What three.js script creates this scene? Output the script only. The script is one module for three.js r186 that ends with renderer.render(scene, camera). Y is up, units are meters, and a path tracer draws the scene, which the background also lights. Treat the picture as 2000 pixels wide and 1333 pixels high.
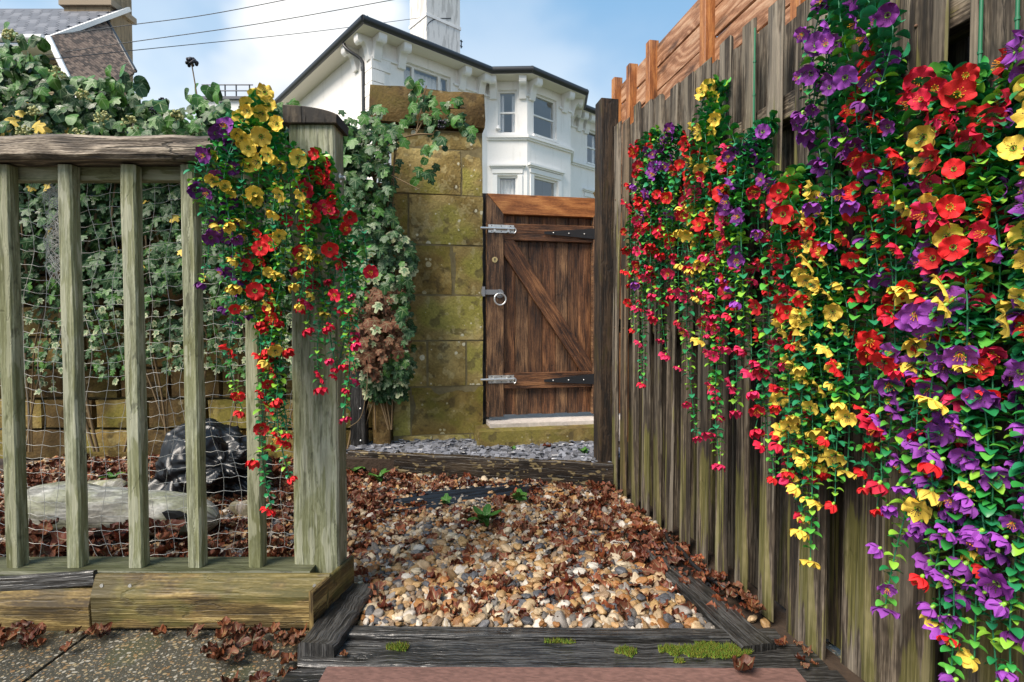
import * as THREE from 'three';
import { mergeGeometries, mergeVertices } from 'three/addons/utils/BufferGeometryUtils.js';

// ---------------------------------------------------------------- camera, sky, sun, exposure
const scene = new THREE.Scene();
const camera = new THREE.PerspectiveCamera(64.81, 1.5, 0.05, 500);
camera.position.set(0, 1.03, 0);
camera.rotation.x = -1.8 * Math.PI / 180;
const renderer = new THREE.WebGLRenderer({ antialias: true });
renderer.toneMapping = THREE.LinearToneMapping;
renderer.toneMappingExposure = 3.15;
renderer.shadowMap.enabled = true;
const sun = new THREE.DirectionalLight(0xfff3e4, 2.1);
sun.position.set(-11, 17, 11);
sun.shadow.radius = 60;
sun.castShadow = true;
sun.shadow.mapSize.set(2048, 2048);
Object.assign(sun.shadow.camera, { left: -14, right: 14, top: 14, bottom: -14, far: 60 });
scene.add(sun, sun.target);

// ---------------------------------------------------------------- random numbers and noise
function rng(seed) { let s = seed | 0; return () => { s = (s + 0x6d2b79f5) | 0; let t = Math.imul(s ^ (s >>> 15), 1 | s); t = (t + Math.imul(t ^ (t >>> 7), 61 | t)) ^ t; return ((t ^ (t >>> 14)) >>> 0) / 4294967296; }; }
const R = rng(7);
const rr = (a, b) => a + (b - a) * R();
const clamp = (x, a = 0, b = 1) => Math.min(b, Math.max(a, x));
const smooth = (a, b, x) => { const t = clamp((x - a) / (b - a)); return t * t * (3 - 2 * t); };
const lerp = (a, b, t) => a + (b - a) * t;
const mix3 = (a, b, t) => [lerp(a[0], b[0], t), lerp(a[1], b[1], t), lerp(a[2], b[2], t)];
const TAB = new Float32Array(4096); { const q = rng(99); for (let i = 0; i < 4096; i++) TAB[i] = q(); }
const hash = (x, y, s) => TAB[(Math.imul(x, 73856093) ^ Math.imul(y, 19349663) ^ Math.imul(s, 83492791)) & 4095];
function vn(x, y, px, py, s) {      // tiling value noise
  const xi = Math.floor(x), yi = Math.floor(y), fx = x - xi, fy = y - yi;
  const x0 = ((xi % px) + px) % px, x1 = (x0 + 1) % px, y0 = ((yi % py) + py) % py, y1 = (y0 + 1) % py;
  const u = fx * fx * (3 - 2 * fx), v = fy * fy * (3 - 2 * fy);
  return lerp(lerp(hash(x0, y0, s), hash(x1, y0, s), u), lerp(hash(x0, y1, s), hash(x1, y1, s), u), v);
}
function fbm(u, v, px, py, oct, s) { let a = 0, w = 0.5, t = 0; for (let i = 0; i < oct; i++) { a += w * vn(u * px, v * py, px, py, s + i * 17); t += w; w *= 0.5; px *= 2; py *= 2; } return a / t; }
const n3 = (x, y, z, s = 1) => vn(x + z * 0.71, y + z * 1.37, 997, 991, s);

// ---------------------------------------------------------------- textures
const toS = (c) => { c = clamp(c); return 255 * (c <= 0.0031308 ? 12.92 * c : 1.055 * Math.pow(c, 1 / 2.4) - 0.055); };
function tex(w, h, fn) {           // fn(u, v) -> [r, g, b, height], linear
  const c = new Uint8Array(w * h * 4), b = new Uint8Array(w * h * 4);
  for (let j = 0, k = 0; j < h; j++) for (let i = 0; i < w; i++, k += 4) {
    const p = fn((i + 0.5) / w, (j + 0.5) / h);
    c[k] = toS(p[0]); c[k + 1] = toS(p[1]); c[k + 2] = toS(p[2]); c[k + 3] = 255;
    b[k] = b[k + 1] = b[k + 2] = 255 * clamp(p[3]); b[k + 3] = 255;
  }
  const mk = (d) => { const t = new THREE.DataTexture(d, w, h, THREE.RGBAFormat); t.wrapS = t.wrapT = THREE.RepeatWrapping; t.magFilter = THREE.LinearFilter; t.minFilter = THREE.LinearMipmapLinearFilter; t.generateMipmaps = true; t.needsUpdate = true; return t; };
  const map = mk(c); map.colorSpace = THREE.SRGBColorSpace;
  return { map, bump: mk(b) };
}
function wood(w, h, { dark, mid, light, rings = 7, warp = 0.3, ringAmt = 0.45, knots = 3, cracks = 0.5, seed = 1, post }) {
  const q = rng(seed * 31 + 5), K = [];
  for (let i = 0; i < knots; i++) K.push([q(), q(), 0.018 + 0.03 * q()]);
  return tex(w, h, (u, v) => {
    let wu = u + warp * (fbm(u, v, 2, 2, 3, seed) - 0.5), kn = 0;
    for (const [a, b, r] of K) {
      let du = u - a, dv = v - b; du -= Math.round(du); dv -= Math.round(dv);
      const d = Math.sqrt(du * du + dv * dv * 0.35) / r, e = Math.exp(-d * d * 0.25);
      wu += 0.10 * e * Math.sign(du || 1); kn = Math.max(kn, smooth(1.2, 0.5, d));
    }
    const ring = Math.pow(0.5 + 0.5 * Math.sin(6.2832 * (wu * rings + 0.25 * fbm(u, v, 8, 4, 2, seed + 3))), 1.4);
    const fib = clamp(0.5 + 1.7 * (fbm(u, v, 110, 13, 3, seed + 9) - 0.5)), blot = fbm(u, v, 5, 4, 4, seed + 21), grit = fbm(u, v, 160, 90, 2, seed + 51);
    let g = clamp(ringAmt * ring + (1 - ringAmt) * fib * 1.05 + 1.0 * (blot - 0.5) + 0.5 * (grit - 0.5));
    let c = g < 0.5 ? mix3(dark, mid, g * 2) : mix3(mid, light, g * 2 - 1);
    const cr = smooth(0.66, 0.73, fbm(u, v, 46, 5, 3, seed + 40)) * cracks;
    const split = smooth(0.026, 0.006, Math.abs(fbm(u + 0.02 * (grit - 0.5), v, 11, 4, 3, seed + 61) - 0.5)) * smooth(0.48, 0.58, fbm(u, v, 4, 6, 2, seed + 66)) * Math.min(1, cracks * 1.3);
    c = mix3(c, [c[0] * 0.22, c[1] * 0.22, c[2] * 0.22], Math.max(cr, kn * 0.7, split));
    let b = 0.35 + 0.4 * g * fib + 0.25 * ring - 0.5 * Math.max(cr, split);
    if (post) { const o = post(u, v, c, b, fib); c = o[0]; b = o[1]; }
    return [c[0], c[1], c[2], b];
  });
}
const std = (o) => new THREE.MeshStandardMaterial({ roughness: 0.8, ...o });
const mapped = (t, bumpScale, o = {}) => std({ map: t.map, bumpMap: t.bump, bumpScale, ...o });

// palisade boards: v runs over the full 2.3 m of a board; algae patches sit at the feet, bare pale patches above
const tFence = wood(512, 1024, { dark: [0.020, 0.014, 0.009], mid: [0.078, 0.060, 0.041], light: [0.27, 0.225, 0.17], rings: 6, seed: 3, knots: 5, ringAmt: 0.35,
  post: (u, v, c, b, fib) => {
    const mo = 0.62 + 0.76 * fbm(u, v, 22, 88, 3, 71); c = [c[0] * mo, c[1] * mo, c[2] * mo];
    const p = fbm(u, v, 14, 6, 4, 77), worn = smooth(0.57, 0.62, fbm(u, v, 22, 5, 4, 81));
    c = mix3(c, [0.38, 0.335, 0.265], worn * 0.5);
    const dk = smooth(0.5, 0.62, fbm(u, v, 12, 3, 4, 95) ); c = mix3(c, [c[0] * 0.42, c[1] * 0.42, c[2] * 0.44], dk * 0.7);
    const al = smooth(0.55, 0.62, p + 0.20 * smooth(0.30, 0.02, v + 0.5 * (fbm(u, v, 9, 2, 3, 91) - 0.5)) - 0.12 + 0.12 * (fib - 0.5));
    c = mix3(c, mix3([0.085, 0.09, 0.015], [0.25, 0.24, 0.05], fib), al * 0.55);
    return [c, b + 0.15 * worn];
  } });
const tGreen = wood(512, 1024, { dark: [0.13, 0.135, 0.075], mid: [0.225, 0.235, 0.145], light: [0.37, 0.38, 0.265], rings: 4, seed: 5, knots: 2, ringAmt: 0.15, cracks: 0.4,
  post: (u, v, c, b, fib) => {
    const p = smooth(0.5, 0.6, fbm(u, v, 9, 5, 4, 31)), q = smooth(0.56, 0.62, fbm(u, v, 26, 7, 3, 35));
    c = mix3(c, [0.15, 0.155, 0.05], p * 0.45); c = mix3(c, [0.42, 0.42, 0.32], q * 0.5);
    return [c, b + 0.1 * q];
  } });
const tRail = wood(512, 1024, { dark: [0.032, 0.024, 0.017], mid: [0.13, 0.10, 0.072], light: [0.40, 0.33, 0.25], rings: 8, warp: 0.5, seed: 8, knots: 2, ringAmt: 0.6, cracks: 0.9 });
const tGate = wood(512, 1024, { dark: [0.03, 0.015, 0.008], mid: [0.12, 0.060, 0.029], light: [0.27, 0.15, 0.072], rings: 5, seed: 11, knots: 5, ringAmt: 0.35, warp: 0.4 });
const tOrange = wood(512, 1024, { dark: [0.17, 0.055, 0.015], mid: [0.34, 0.125, 0.035], light: [0.50, 0.22, 0.07], rings: 6, seed: 14, knots: 3, warp: 0.4, cracks: 0.2 });
const tLarch = wood(512, 1024, { dark: [0.20, 0.085, 0.035], mid: [0.38, 0.185, 0.095], light: [0.54, 0.33, 0.20], rings: 8, seed: 15, knots: 4, warp: 0.6, ringAmt: 0.55, cracks: 0.15 });
const tSleeper = wood(512, 1024, { dark: [0.009, 0.009, 0.009], mid: [0.026, 0.025, 0.024], light: [0.08, 0.078, 0.075], rings: 4, seed: 17, knots: 2, cracks: 0.55, ringAmt: 0.15 });
const tRetain = wood(512, 1024, { dark: [0.018, 0.013, 0.009], mid: [0.05, 0.036, 0.024], light: [0.11, 0.083, 0.052], rings: 5, seed: 19, knots: 3,
  post: (u, v, c, b) => { const f = smooth(0.63, 0.67, fbm(u, v, 34, 34, 2, 55)) * smooth(0.36, 0.5, fbm(u, v, 3, 3, 2, 57)); return [mix3(c, [0.42, 0.36, 0.20], f * 0.85), b]; } });
const tFascia = wood(512, 1024, { dark: [0.055, 0.035, 0.012], mid: [0.20, 0.135, 0.045], light: [0.40, 0.29, 0.11], rings: 6, seed: 23, knots: 5, warp: 0.35,
  post: (u, v, c, b) => { const f = smooth(0.5, 0.62, fbm(u, v, 5, 4, 4, 61)); const k = smooth(0.54, 0.64, fbm(u, v, 7, 9, 4, 67)); c = mix3(c, [0.10, 0.095, 0.022], f * 0.6); return [mix3(c, [0.05, 0.036, 0.016], k * 0.6), b]; } });
const lich = []; { const q = rng(411); for (let i = 0; i < 46; i++) lich.push([q(), q(), 0.004 + 0.022 * q() * q()]); }
const tStone = tex(1024, 1024, (u, v) => {
  const a = fbm(u, v, 5, 5, 5, 101), m = fbm(u, v, 3, 4, 4, 110), f = fbm(u, v, 90, 90, 3, 120), d = fbm(u, v, 14, 14, 4, 130);
  let c = mix3([0.17, 0.12, 0.035], [0.36, 0.275, 0.105], smooth(0.3, 0.7, a));
  c = mix3(c, [0.20, 0.195, 0.03], smooth(0.42, 0.62, m) * 0.7);
  c = mix3(c, [0.06, 0.044, 0.022], smooth(0.60, 0.74, d) * 0.6);
  c = mix3(c, [0.40, 0.34, 0.17], smooth(0.60, 0.70, fbm(u, v, 22, 22, 3, 140)) * 0.4);
  let b = 0.5 + 0.35 * (f - 0.5) + 0.4 * (d - 0.5) * -1;
  for (const [x, y, r] of lich) { let du = u - x, dv = v - y; du -= Math.round(du); dv -= Math.round(dv); const e = Math.hypot(du, dv) + 0.012 * (f - 0.5); if (e < r) { const k = smooth(r, r * 0.8, e); c = mix3(c, [0.56, 0.54, 0.40], k * 0.8); b += 0.06 * k; } }
  const g = 0.9 + 0.8 * f; return [c[0] * g, c[1] * g, c[2] * g, b];
});
const tPave = tex(1024, 1024, (u, v) => {
  const N = 74; let best = 9, id = 0; const x = u * N, y = v * N, xi = Math.floor(x), yi = Math.floor(y);
  for (let a = -1; a < 2; a++) for (let b = -1; b < 2; b++) {
    const cx = (xi + a + N) % N, cy = (yi + b + N) % N, px = xi + a + hash(cx, cy, 5), py = yi + b + hash(cx, cy, 6), rad = 0.14 + 0.5 * Math.pow(hash(cx, cy, 7), 2.2), st = 0.6 + 0.8 * hash(cx, cy, 8);
    const d = Math.hypot((x - px) * st, (y - py) / st) / rad; if (d < best) { best = d; id = hash(cx, cy, 9); }
  }
  const f = fbm(u, v, 120, 120, 2, 201), m = fbm(u, v, 4, 4, 4, 210);
  let c = mix3([0.030, 0.030, 0.024], [0.085, 0.080, 0.062], 0.6 * f + 0.7 * (m - 0.2));
  c = mix3(c, [0.05, 0.06, 0.02], smooth(0.55, 0.66, m) * 0.4);
  const P = [[0.42, 0.33, 0.19], [0.30, 0.17, 0.07], [0.5, 0.46, 0.38], [0.17, 0.16, 0.14], [0.36, 0.25, 0.13]];
  const k = smooth(1, 0.75, best); c = mix3(c, P[Math.floor(id * 4.99)], k * 0.62);
  return [c[0], c[1], c[2], 0.4 + 0.3 * f + 0.3 * k];
});
const tNoise = tex(512, 512, (u, v) => { const a = fbm(u, v, 6, 6, 5, 301), f = fbm(u, v, 60, 60, 3, 305), k = 0.62 + 0.5 * (a - 0.3) + 0.35 * (f - 0.5); return [k, k * 0.98, k * 0.95, 0.5 * a + 0.5 * f]; });
const tRender = tex(512, 512, (u, v) => { const a = fbm(u, v, 3, 3, 5, 321), f = fbm(u, v, 80, 80, 3, 325), st = smooth(0.6, 0.72, fbm(u, v, 20, 3, 4, 331)); const k = 0.84 + 0.07 * (a - 0.5) + 0.05 * (f - 0.5); const c = mix3([k, k * 0.975, k * 0.94], [0.5, 0.48, 0.43], st * 0.15); return [...c, f]; });
const tStain = tex(512, 512, (u, v) => { const f = fbm(u, v, 80, 80, 3, 345), st = smooth(0.48, 0.66, fbm(u, v, 16, 3, 4, 341)); const k = 0.74 + 0.1 * (f - 0.5); const c = mix3([k, k * 0.97, k * 0.92], [0.22, 0.21, 0.19], st * 0.4); return [...c, f]; });
const tPetal = tex(128, 128, (u, v) => { const x = (u - 0.5) * 2, w = Math.abs(Math.sin(x * 9 / (0.35 + 0.65 * v))) , vein = smooth(0.16, 0.02, w) * smooth(0.95, 0.3, v), f = fbm(u, v, 24, 24, 3, 360); const k = 0.93 - 0.28 * vein + 0.12 * (f - 0.5); return [k, k * (1 - 0.1 * vein), k * (1 - 0.15 * vein), 0.5 - 0.4 * vein + 0.3 * f]; });
const LOBES = [[Math.PI / 2, 1.0], [0.62, 0.78], [Math.PI - 0.62, 0.78], [-0.42, 0.55], [Math.PI + 0.42, 0.55]];
function veins(x, y) { let m = 0; for (const [a, l] of LOBES) { const p = x * Math.cos(a) + y * Math.sin(a), q = Math.abs(-x * Math.sin(a) + y * Math.cos(a)); if (p > 0) m = Math.max(m, smooth(0.05, 0.012, q) * smooth(l, l * 0.6, p)); } return m; }
function leafTex(base, lightC, edge, seed) {
  return tex(256, 256, (u, v) => {
    const x = (u - 0.5) * 2, y = (v - 0.3) * 2 / 1.4, f = fbm(u, v, 20, 20, 3, seed), b = fbm(u, v, 4, 4, 3, seed + 4), vv = veins(x, y);
    let c = mix3(base, lightC, 0.7 * b + 0.4 * (f - 0.5));
    if (edge) { const t = Math.atan2(y, x); let rad = 0; for (const [a, l] of LOBES) { let d = Math.abs(t - a); d = Math.min(d, 6.2832 - d); rad = Math.max(rad, l * smooth(0.75, 0, d)); } rad = Math.max(rad, 0.36); const k = smooth(0.52, 0.66, Math.hypot(x, y) / rad + 0.3 * (f - 0.5)); c = mix3(c, edge, k); }
    c = mix3(c, mix3(c, [0.4, 0.5, 0.28], 0.22), vv);
    return [c[0], c[1], c[2], 0.5 + 0.3 * f - 0.4 * vv];
  });
}
const tIvyDark = leafTex([0.013, 0.048, 0.012], [0.034, 0.105, 0.028], null, 401), tIvyMid = leafTex([0.03, 0.11, 0.015], [0.09, 0.22, 0.03], null, 411);
const tIvyVar = leafTex([0.03, 0.09, 0.03], [0.08, 0.16, 0.07], [0.30, 0.33, 0.19], 421), tIvyYel = leafTex([0.55, 0.38, 0.05], [0.75, 0.58, 0.13], null, 431);
const tDead = leafTex([0.045, 0.014, 0.008], [0.18, 0.06, 0.026], null, 441), tDead2 = leafTex([0.085, 0.032, 0.017], [0.22, 0.092, 0.046], null, 451);

// ---------------------------------------------------------------- sky: blue air with a bank of bright cloud
{
  const w = 1024, h = 512, d = new Float32Array(w * h * 4);
  for (let j = 0; j < h; j++) for (let i = 0; i < w; i++) {
    const u = (i + 0.5) / w, v = (j + 0.5) / h, el = (v - 0.5) * Math.PI, az = (u - 0.5) * 2 * Math.PI;
    const x = Math.cos(el) * Math.cos(az), y = Math.sin(el), z = Math.cos(el) * Math.sin(az), e = clamp(y);
    let c = mix3([0.24, 0.30, 0.355], [0.073, 0.156, 0.257], smooth(0.12, 0.55, e));
    const k = 1 / (0.25 + Math.abs(y)), px = x * k, pz = z * k;
    let n = 0, am = 0.5, fr = 1.1; for (let o = 0; o < 6; o++) { n += am * vn(px * fr + 40.3 + o * 3.1, pz * fr + 21.7, 512, 512, 500 + o); am *= 0.5; fr *= 2.1; }
    const ha = Math.atan2(x, -z), bank = Math.exp(-(((ha + 0.36) / 0.17) ** 2) - (((el - 0.38) / 0.10) ** 2)), bank2 = Math.exp(-(((ha + 0.56) / 0.2) ** 2) - (((el - 0.28) / 0.09) ** 2));
    const n2 = fbm(ha / 6.2832 + 0.5, el / 3.1416 + 0.5, 30, 26, 6, 560); n = 0.5 * n + 0.5 * n2;
    const gap = (smooth(-0.3, -0.12, ha) * smooth(1.0, 0.6, ha) + smooth(-0.36, -0.62, ha) * smooth(-1.1, -0.8, ha)) * smooth(1.0, 0.7, el);
    const cov = smooth(0.38, 0.66, n + 0.17 * bank + 0.16 * bank2 - 0.24 * gap), wisp = 0.45 * smooth(0.36, 0.66, n) * smooth(0.75, 0.2, e) + 0.06;
    c = mix3(c, mix3([0.27, 0.29, 0.32], [0.385, 0.385, 0.38], smooth(0.36, 0.6, 0.4 * n + 0.6 * n2)), clamp(Math.max(cov, wisp)));
    const q = y < 0 ? 0.35 : 1, m = (j * w + i) * 4;
    d[m] = c[0] * q; d[m + 1] = c[1] * q; d[m + 2] = c[2] * q; d[m + 3] = 1;
  }
  const t = new THREE.DataTexture(d, w, h, THREE.RGBAFormat, THREE.FloatType);
  t.mapping = THREE.EquirectangularReflectionMapping; t.magFilter = t.minFilter = THREE.LinearFilter; t.wrapS = THREE.RepeatWrapping; t.needsUpdate = true;
  scene.background = t; scene.environment = t;
}

// ---------------------------------------------------------------- helpers: things, parts, shapes
const used = {};
const numbered = (n) => { const k = used[n] = (used[n] ?? -1) + 1; return k ? `${n}_${String(k).padStart(3, '0')}` : n; };
function tag(o, label, category, group, kind) { Object.assign(o.userData, { label, category }); if (group) o.userData.group = group; if (kind) o.userData.kind = kind; return o; }
function thing(name, label, category, pos = [0, 0, 0], turn = 0, group) { const g = new THREE.Group(); g.name = numbered(name); g.position.set(...pos); g.rotation.y = turn; scene.add(g); return tag(g, label, category, group); }
function single(name, geo, mat, label, category, pos = [0, 0, 0], turn = 0, group) { const m = new THREE.Mesh(geo, mat); m.name = numbered(name); m.position.set(...pos); m.rotation.y = turn; scene.add(m); return tag(m, label, category, group); }
function struct(name, geo, mat, pos = [0, 0, 0], turn = 0) { const m = new THREE.Mesh(geo, mat); m.name = numbered(name); m.position.set(...pos); m.rotation.y = turn; m.userData.kind = 'structure'; scene.add(m); return m; }
function part(parent, name, geo, mat, pos = [0, 0, 0], rot) { const m = new THREE.Mesh(geo, mat); m.name = name; m.position.set(...pos); if (rot) m.rotation.set(...rot); parent.add(m); return m; }
const YAW = 11.1 * Math.PI / 180;                        // the yard (fence, gate, pillar) is turned by this much
const yard = (x, y, z) => [0.646 + x * Math.cos(YAW) + z * Math.sin(YAW), y, -2.985 - x * Math.sin(YAW) + z * Math.cos(YAW)];

// a sawn timber: eight-sided section with worn arrises, uv along the grain in metres
function beam(axis, len, a, b, { seg = 3, jit = 0.0015, ch = 0.003, tw = 0.5, th = 1, u0 = R(), v0 = R(), bow = 0, top = 0 } = {}) {
  const ha = a / 2, hb = b / 2, sec = [[ha - ch, -hb], [ha, -hb + ch], [ha, hb - ch], [ha - ch, hb], [-ha + ch, hb], [-ha, hb - ch], [-ha, -hb + ch], [-ha + ch, -hb]];
  const s0 = Math.floor(R() * 900), rings = [];
  for (let i = 0; i <= seg; i++) {
    const t = i / seg, off = bow * Math.sin(Math.PI * t);
    rings.push(sec.map(([p, q], k) => { const c = k >> 1; return [p + (n3(t * seg * 0.9, c * 7.3, s0) - 0.5) * 2 * jit, q + off + (n3(t * seg * 0.9, c * 5.1 + 40, s0) - 0.5) * 2 * jit, (t - 0.5) * len + (i === seg ? top * (p / a) : 0)]; }));
  }
  const pos = [], uv = [], idx = [];
  const put = (p, q, l) => { if (axis === 'y') pos.push(p, l, q); else if (axis === 'x') pos.push(l, p, q); else pos.push(p, q, l); };
  let per = 0;
  for (let k = 0; k < 8; k++) {
    const k2 = (k + 1) % 8, w = Math.hypot(sec[k2][0] - sec[k][0], sec[k2][1] - sec[k][1]), base = pos.length / 3;
    for (let i = 0; i <= seg; i++) for (const [kk, pu] of [[k, per], [k2, per + w]]) { const [p, q, l] = rings[i][kk]; put(p, q, l); uv.push(u0 + pu / tw, v0 + (l + len / 2) / th); }
    for (let i = 0; i < seg; i++) { const e = base + i * 2; idx.push(e, e + 1, e + 2, e + 1, e + 3, e + 2); }
    per += w;
  }
  for (const end of [0, seg]) {
    const base = pos.length / 3;
    for (let k = 0; k < 8; k++) { const [p, q, l] = rings[end][k]; put(p, q, l); uv.push(u0 + p / tw, v0 + q / th); }
    for (let k = 1; k < 7; k++) end ? idx.push(base, base + k, base + k + 1) : idx.push(base, base + k + 1, base + k);
  }
  const g = new THREE.BufferGeometry();
  g.setAttribute('position', new THREE.Float32BufferAttribute(pos, 3)); g.setAttribute('uv', new THREE.Float32BufferAttribute(uv, 2)); g.setIndex(idx);
  g.computeVertexNormals();
  const P = g.attributes.position, Nn = g.attributes.normal; let flip = 0;
  for (let i = 0; i < P.count; i++) flip += P.getX(i) * Nn.getX(i) + P.getY(i) * Nn.getY(i) + P.getZ(i) * Nn.getZ(i);
  if (flip < 0) { const id = g.index.array; for (let i = 0; i < id.length; i += 3) { const t = id[i]; id[i] = id[i + 1]; id[i + 1] = t; } g.computeVertexNormals(); }
  return g;
}
function boxUV(w, h, d, s = 1, ou = R(), ov = R()) {     // plain block with uv in metres / s
  const g = new THREE.BoxGeometry(w, h, d), p = g.attributes.position, n = g.attributes.normal, u = g.attributes.uv;
  for (let i = 0; i < p.count; i++) { const ax = Math.abs(n.getX(i)), ay = Math.abs(n.getY(i)); u.setXY(i, ou + (ax > 0.5 ? p.getZ(i) : p.getX(i)) / s, ov + (ay > 0.5 ? p.getZ(i) : p.getY(i)) / s); }
  return g;
}
function stone(w, h, d, s, amp, bev = 0.008) {           // a hewn block: chamfered, its faces a little uneven
  const nx = Math.max(4, Math.round(w / 0.07)), ny = Math.max(4, Math.round(h / 0.07)), g = new THREE.BoxGeometry(w, h, d, nx, ny, 4), p = g.attributes.position, n = g.attributes.normal, u = g.attributes.uv, ou = R(), ov = R(), q = Math.floor(R() * 900);
  for (let i = 0; i < p.count; i++) {
    let x = p.getX(i), y = p.getY(i), z = p.getZ(i); const ax = Math.abs(n.getX(i)), ay = Math.abs(n.getY(i));
    u.setXY(i, ou + (ax > 0.5 ? z : x) / s, ov + (ay > 0.5 ? z : y) / s);
    const ex = Math.abs(Math.abs(x) - w / 2) < 1e-5, ey = Math.abs(Math.abs(y) - h / 2) < 1e-5, ez = Math.abs(Math.abs(z) - d / 2) < 1e-5, cnt = ex + ey + ez;
    const k = (n3(x * 9 + 50, y * 9 + 50, z * 9 + q) - 0.5) * amp - (cnt > 1 ? bev : 0);
    if (ex) x += Math.sign(x) * k; if (ey) y += Math.sign(y) * k * 0.6; if (ez) z += Math.sign(z) * k;
    p.setXYZ(i, x, y, z);
  }
  g.computeVertexNormals(); return g;
}
function geo(pos, uv, idx) { const g = new THREE.BufferGeometry(); g.setAttribute('position', new THREE.Float32BufferAttribute(pos, 3)); if (uv) g.setAttribute('uv', new THREE.Float32BufferAttribute(uv, 2)); g.setIndex(idx); g.computeVertexNormals(); return g; }
const tube = (pts, r, seg = 16, rad = 5) => new THREE.TubeGeometry(new THREE.CatmullRomCurve3(pts.map((p) => new THREE.Vector3(...p))), seg, r, rad, false);
const at = (g, x, y, z, rx = 0, ry = 0, rz = 0) => { g.rotateX(rx); g.rotateY(ry); g.rotateZ(rz); g.translate(x, y, z); return g; };
const merge = (l) => mergeGeometries(l.map((g) => (g.index ? g.toNonIndexed() : g)), false);

const M = {
  fence: [mapped(tFence, 0.004, { color: 0xf0eeec }), mapped(tFence, 0.004, { color: 0xdcd8d2 }), mapped(tFence, 0.004, { color: 0xd2c2b0 })],
  green: mapped(tGreen, 0.003, { roughness: 0.75 }), green2: mapped(tGreen, 0.003, { roughness: 0.75, color: 0xe6e6dc }),
  rail: mapped(tRail, 0.006, { roughness: 0.7 }), gate: [mapped(tGate, 0.003, { roughness: 0.55 }), mapped(tGate, 0.003, { roughness: 0.55, color: 0xffe9d8 }), mapped(tGate, 0.003, { roughness: 0.6, color: 0xcfc0b4 })],
  orange: mapped(tOrange, 0.002, { roughness: 0.55 }), larch: mapped(tLarch, 0.002, { roughness: 0.6 }),
  sleeper: mapped(tSleeper, 0.006, { roughness: 0.32 }), retain: mapped(tRetain, 0.004, { roughness: 0.55 }), fascia: mapped(tFascia, 0.004, { roughness: 0.6 }),
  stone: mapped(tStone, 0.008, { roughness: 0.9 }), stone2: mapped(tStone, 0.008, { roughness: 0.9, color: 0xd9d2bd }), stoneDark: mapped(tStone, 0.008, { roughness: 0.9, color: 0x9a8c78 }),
  mortar: std({ color: new THREE.Color(0.24, 0.20, 0.10), map: tNoise.map, bumpMap: tNoise.bump, bumpScale: 0.004, roughness: 0.95 }),
  soil: std({ color: new THREE.Color(0.055, 0.035, 0.022), map: tNoise.map, bumpMap: tNoise.bump, bumpScale: 0.01, roughness: 0.95 }),
  steel: std({ color: new THREE.Color(0.72, 0.72, 0.70), metalness: 0.85, roughness: 0.35 }), iron: std({ color: new THREE.Color(0.018, 0.019, 0.022), roughness: 0.5, metalness: 0.2 }), brass: std({ color: new THREE.Color(0.8, 0.6, 0.28), metalness: 0.9, roughness: 0.35 }),
  render: mapped(tRender, 0.002, { roughness: 0.85 }), trim: std({ color: new THREE.Color(0.80, 0.79, 0.77), roughness: 0.55 }), soffit: std({ color: new THREE.Color(0.70, 0.66, 0.58), roughness: 0.8 }),
  gutter: std({ color: new THREE.Color(0.022, 0.024, 0.028), roughness: 0.4 }), slate: std({ color: new THREE.Color(0.13, 0.14, 0.17), map: tNoise.map, roughness: 0.6 }), slate2: std({ color: new THREE.Color(0.20, 0.21, 0.245), map: tNoise.map, roughness: 0.6 }),
  glass: new THREE.MeshPhysicalMaterial({ color: 0xffffff, transmission: 1, thickness: 0, roughness: 0.02, ior: 2.2 }), curtain: std({ color: new THREE.Color(0.82, 0.81, 0.78), roughness: 0.95 }),
  room: std({ color: new THREE.Color(0.32, 0.33, 0.36), roughness: 0.95 }),
};
M.pave = mapped(tPave, 0.003, { roughness: 0.38 });

// ---------------------------------------------------------------- ground
struct('ground', new THREE.PlaneGeometry(300, 300).rotateX(-Math.PI / 2), M.soil, [0, -0.06, 0]);
{
  const pv = thing('paving', '', '', [0, 0, 0]); pv.userData = { kind: 'structure' };
  for (let i = 0; i < 5; i++) for (let j = 0; j < 4; j++) {
    const g = boxUV(0.888, 0.05, 0.888, 0.8); part(pv, 'paving_slab', g, M.pave, [-2.76 + i * 0.9 + (j % 2) * 0.06, -0.025 - 0.002 * ((i + j) % 3), -1.42 + j * 0.9], [0, 0.005 * ((i * 7 + j * 3) % 5 - 2), 0]);
  }
}
const gy = (x, z) => 0.028 + 0.026 * smooth(-1.8, -3.2, z) + 0.03 * (n3(x * 2.2 + 30, z * 2.2 + 30, 0, 3) - 0.5);
const backZ = (x) => -3.19 - 0.197 * (0.58 - x);                    // the retaining timber's front
const fenceX = (z) => 0.646 - (z + 2.985) * -0.1963;                // the fence's face
{
  const pos = [], uv = [], idx = [], nx = 40, nz = 24;
  for (let j = 0; j <= nz; j++) for (let i = 0; i <= nx; i++) { const x = lerp(-3.6, 1.1, i / nx), z = lerp(x < -0.6 ? -1.93 : -1.70, -3.95, j / nz); pos.push(x, gy(x, z) - 0.012, z); uv.push(x, z); }
  for (let j = 0; j < nz; j++) for (let i = 0; i < nx; i++) { const a = j * (nx + 1) + i; idx.push(a, a + 1, a + nx + 1, a + 1, a + nx + 2, a + nx + 1); }
  struct('gravel_bed', geo(pos, uv, idx), M.soil);
}
struct('soil_strip', boxUV(0.17, 0.05, 2.6, 1), M.soil, yard(-0.02, 0.0, 2.55), YAW);
struct('slate_bed', boxUV(2.1, 0.14, 0.62, 1), M.soil, [-0.16, 0.085, -3.74], YAW * -0.2);
struct('path', boxUV(1.15, 0.25, 8.04, 1), std({ color: new THREE.Color(0.68, 0.62, 0.58), map: tNoise.map, roughness: 0.9 }), yard(-0.055, 0.192, -4.98), YAW);
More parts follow.
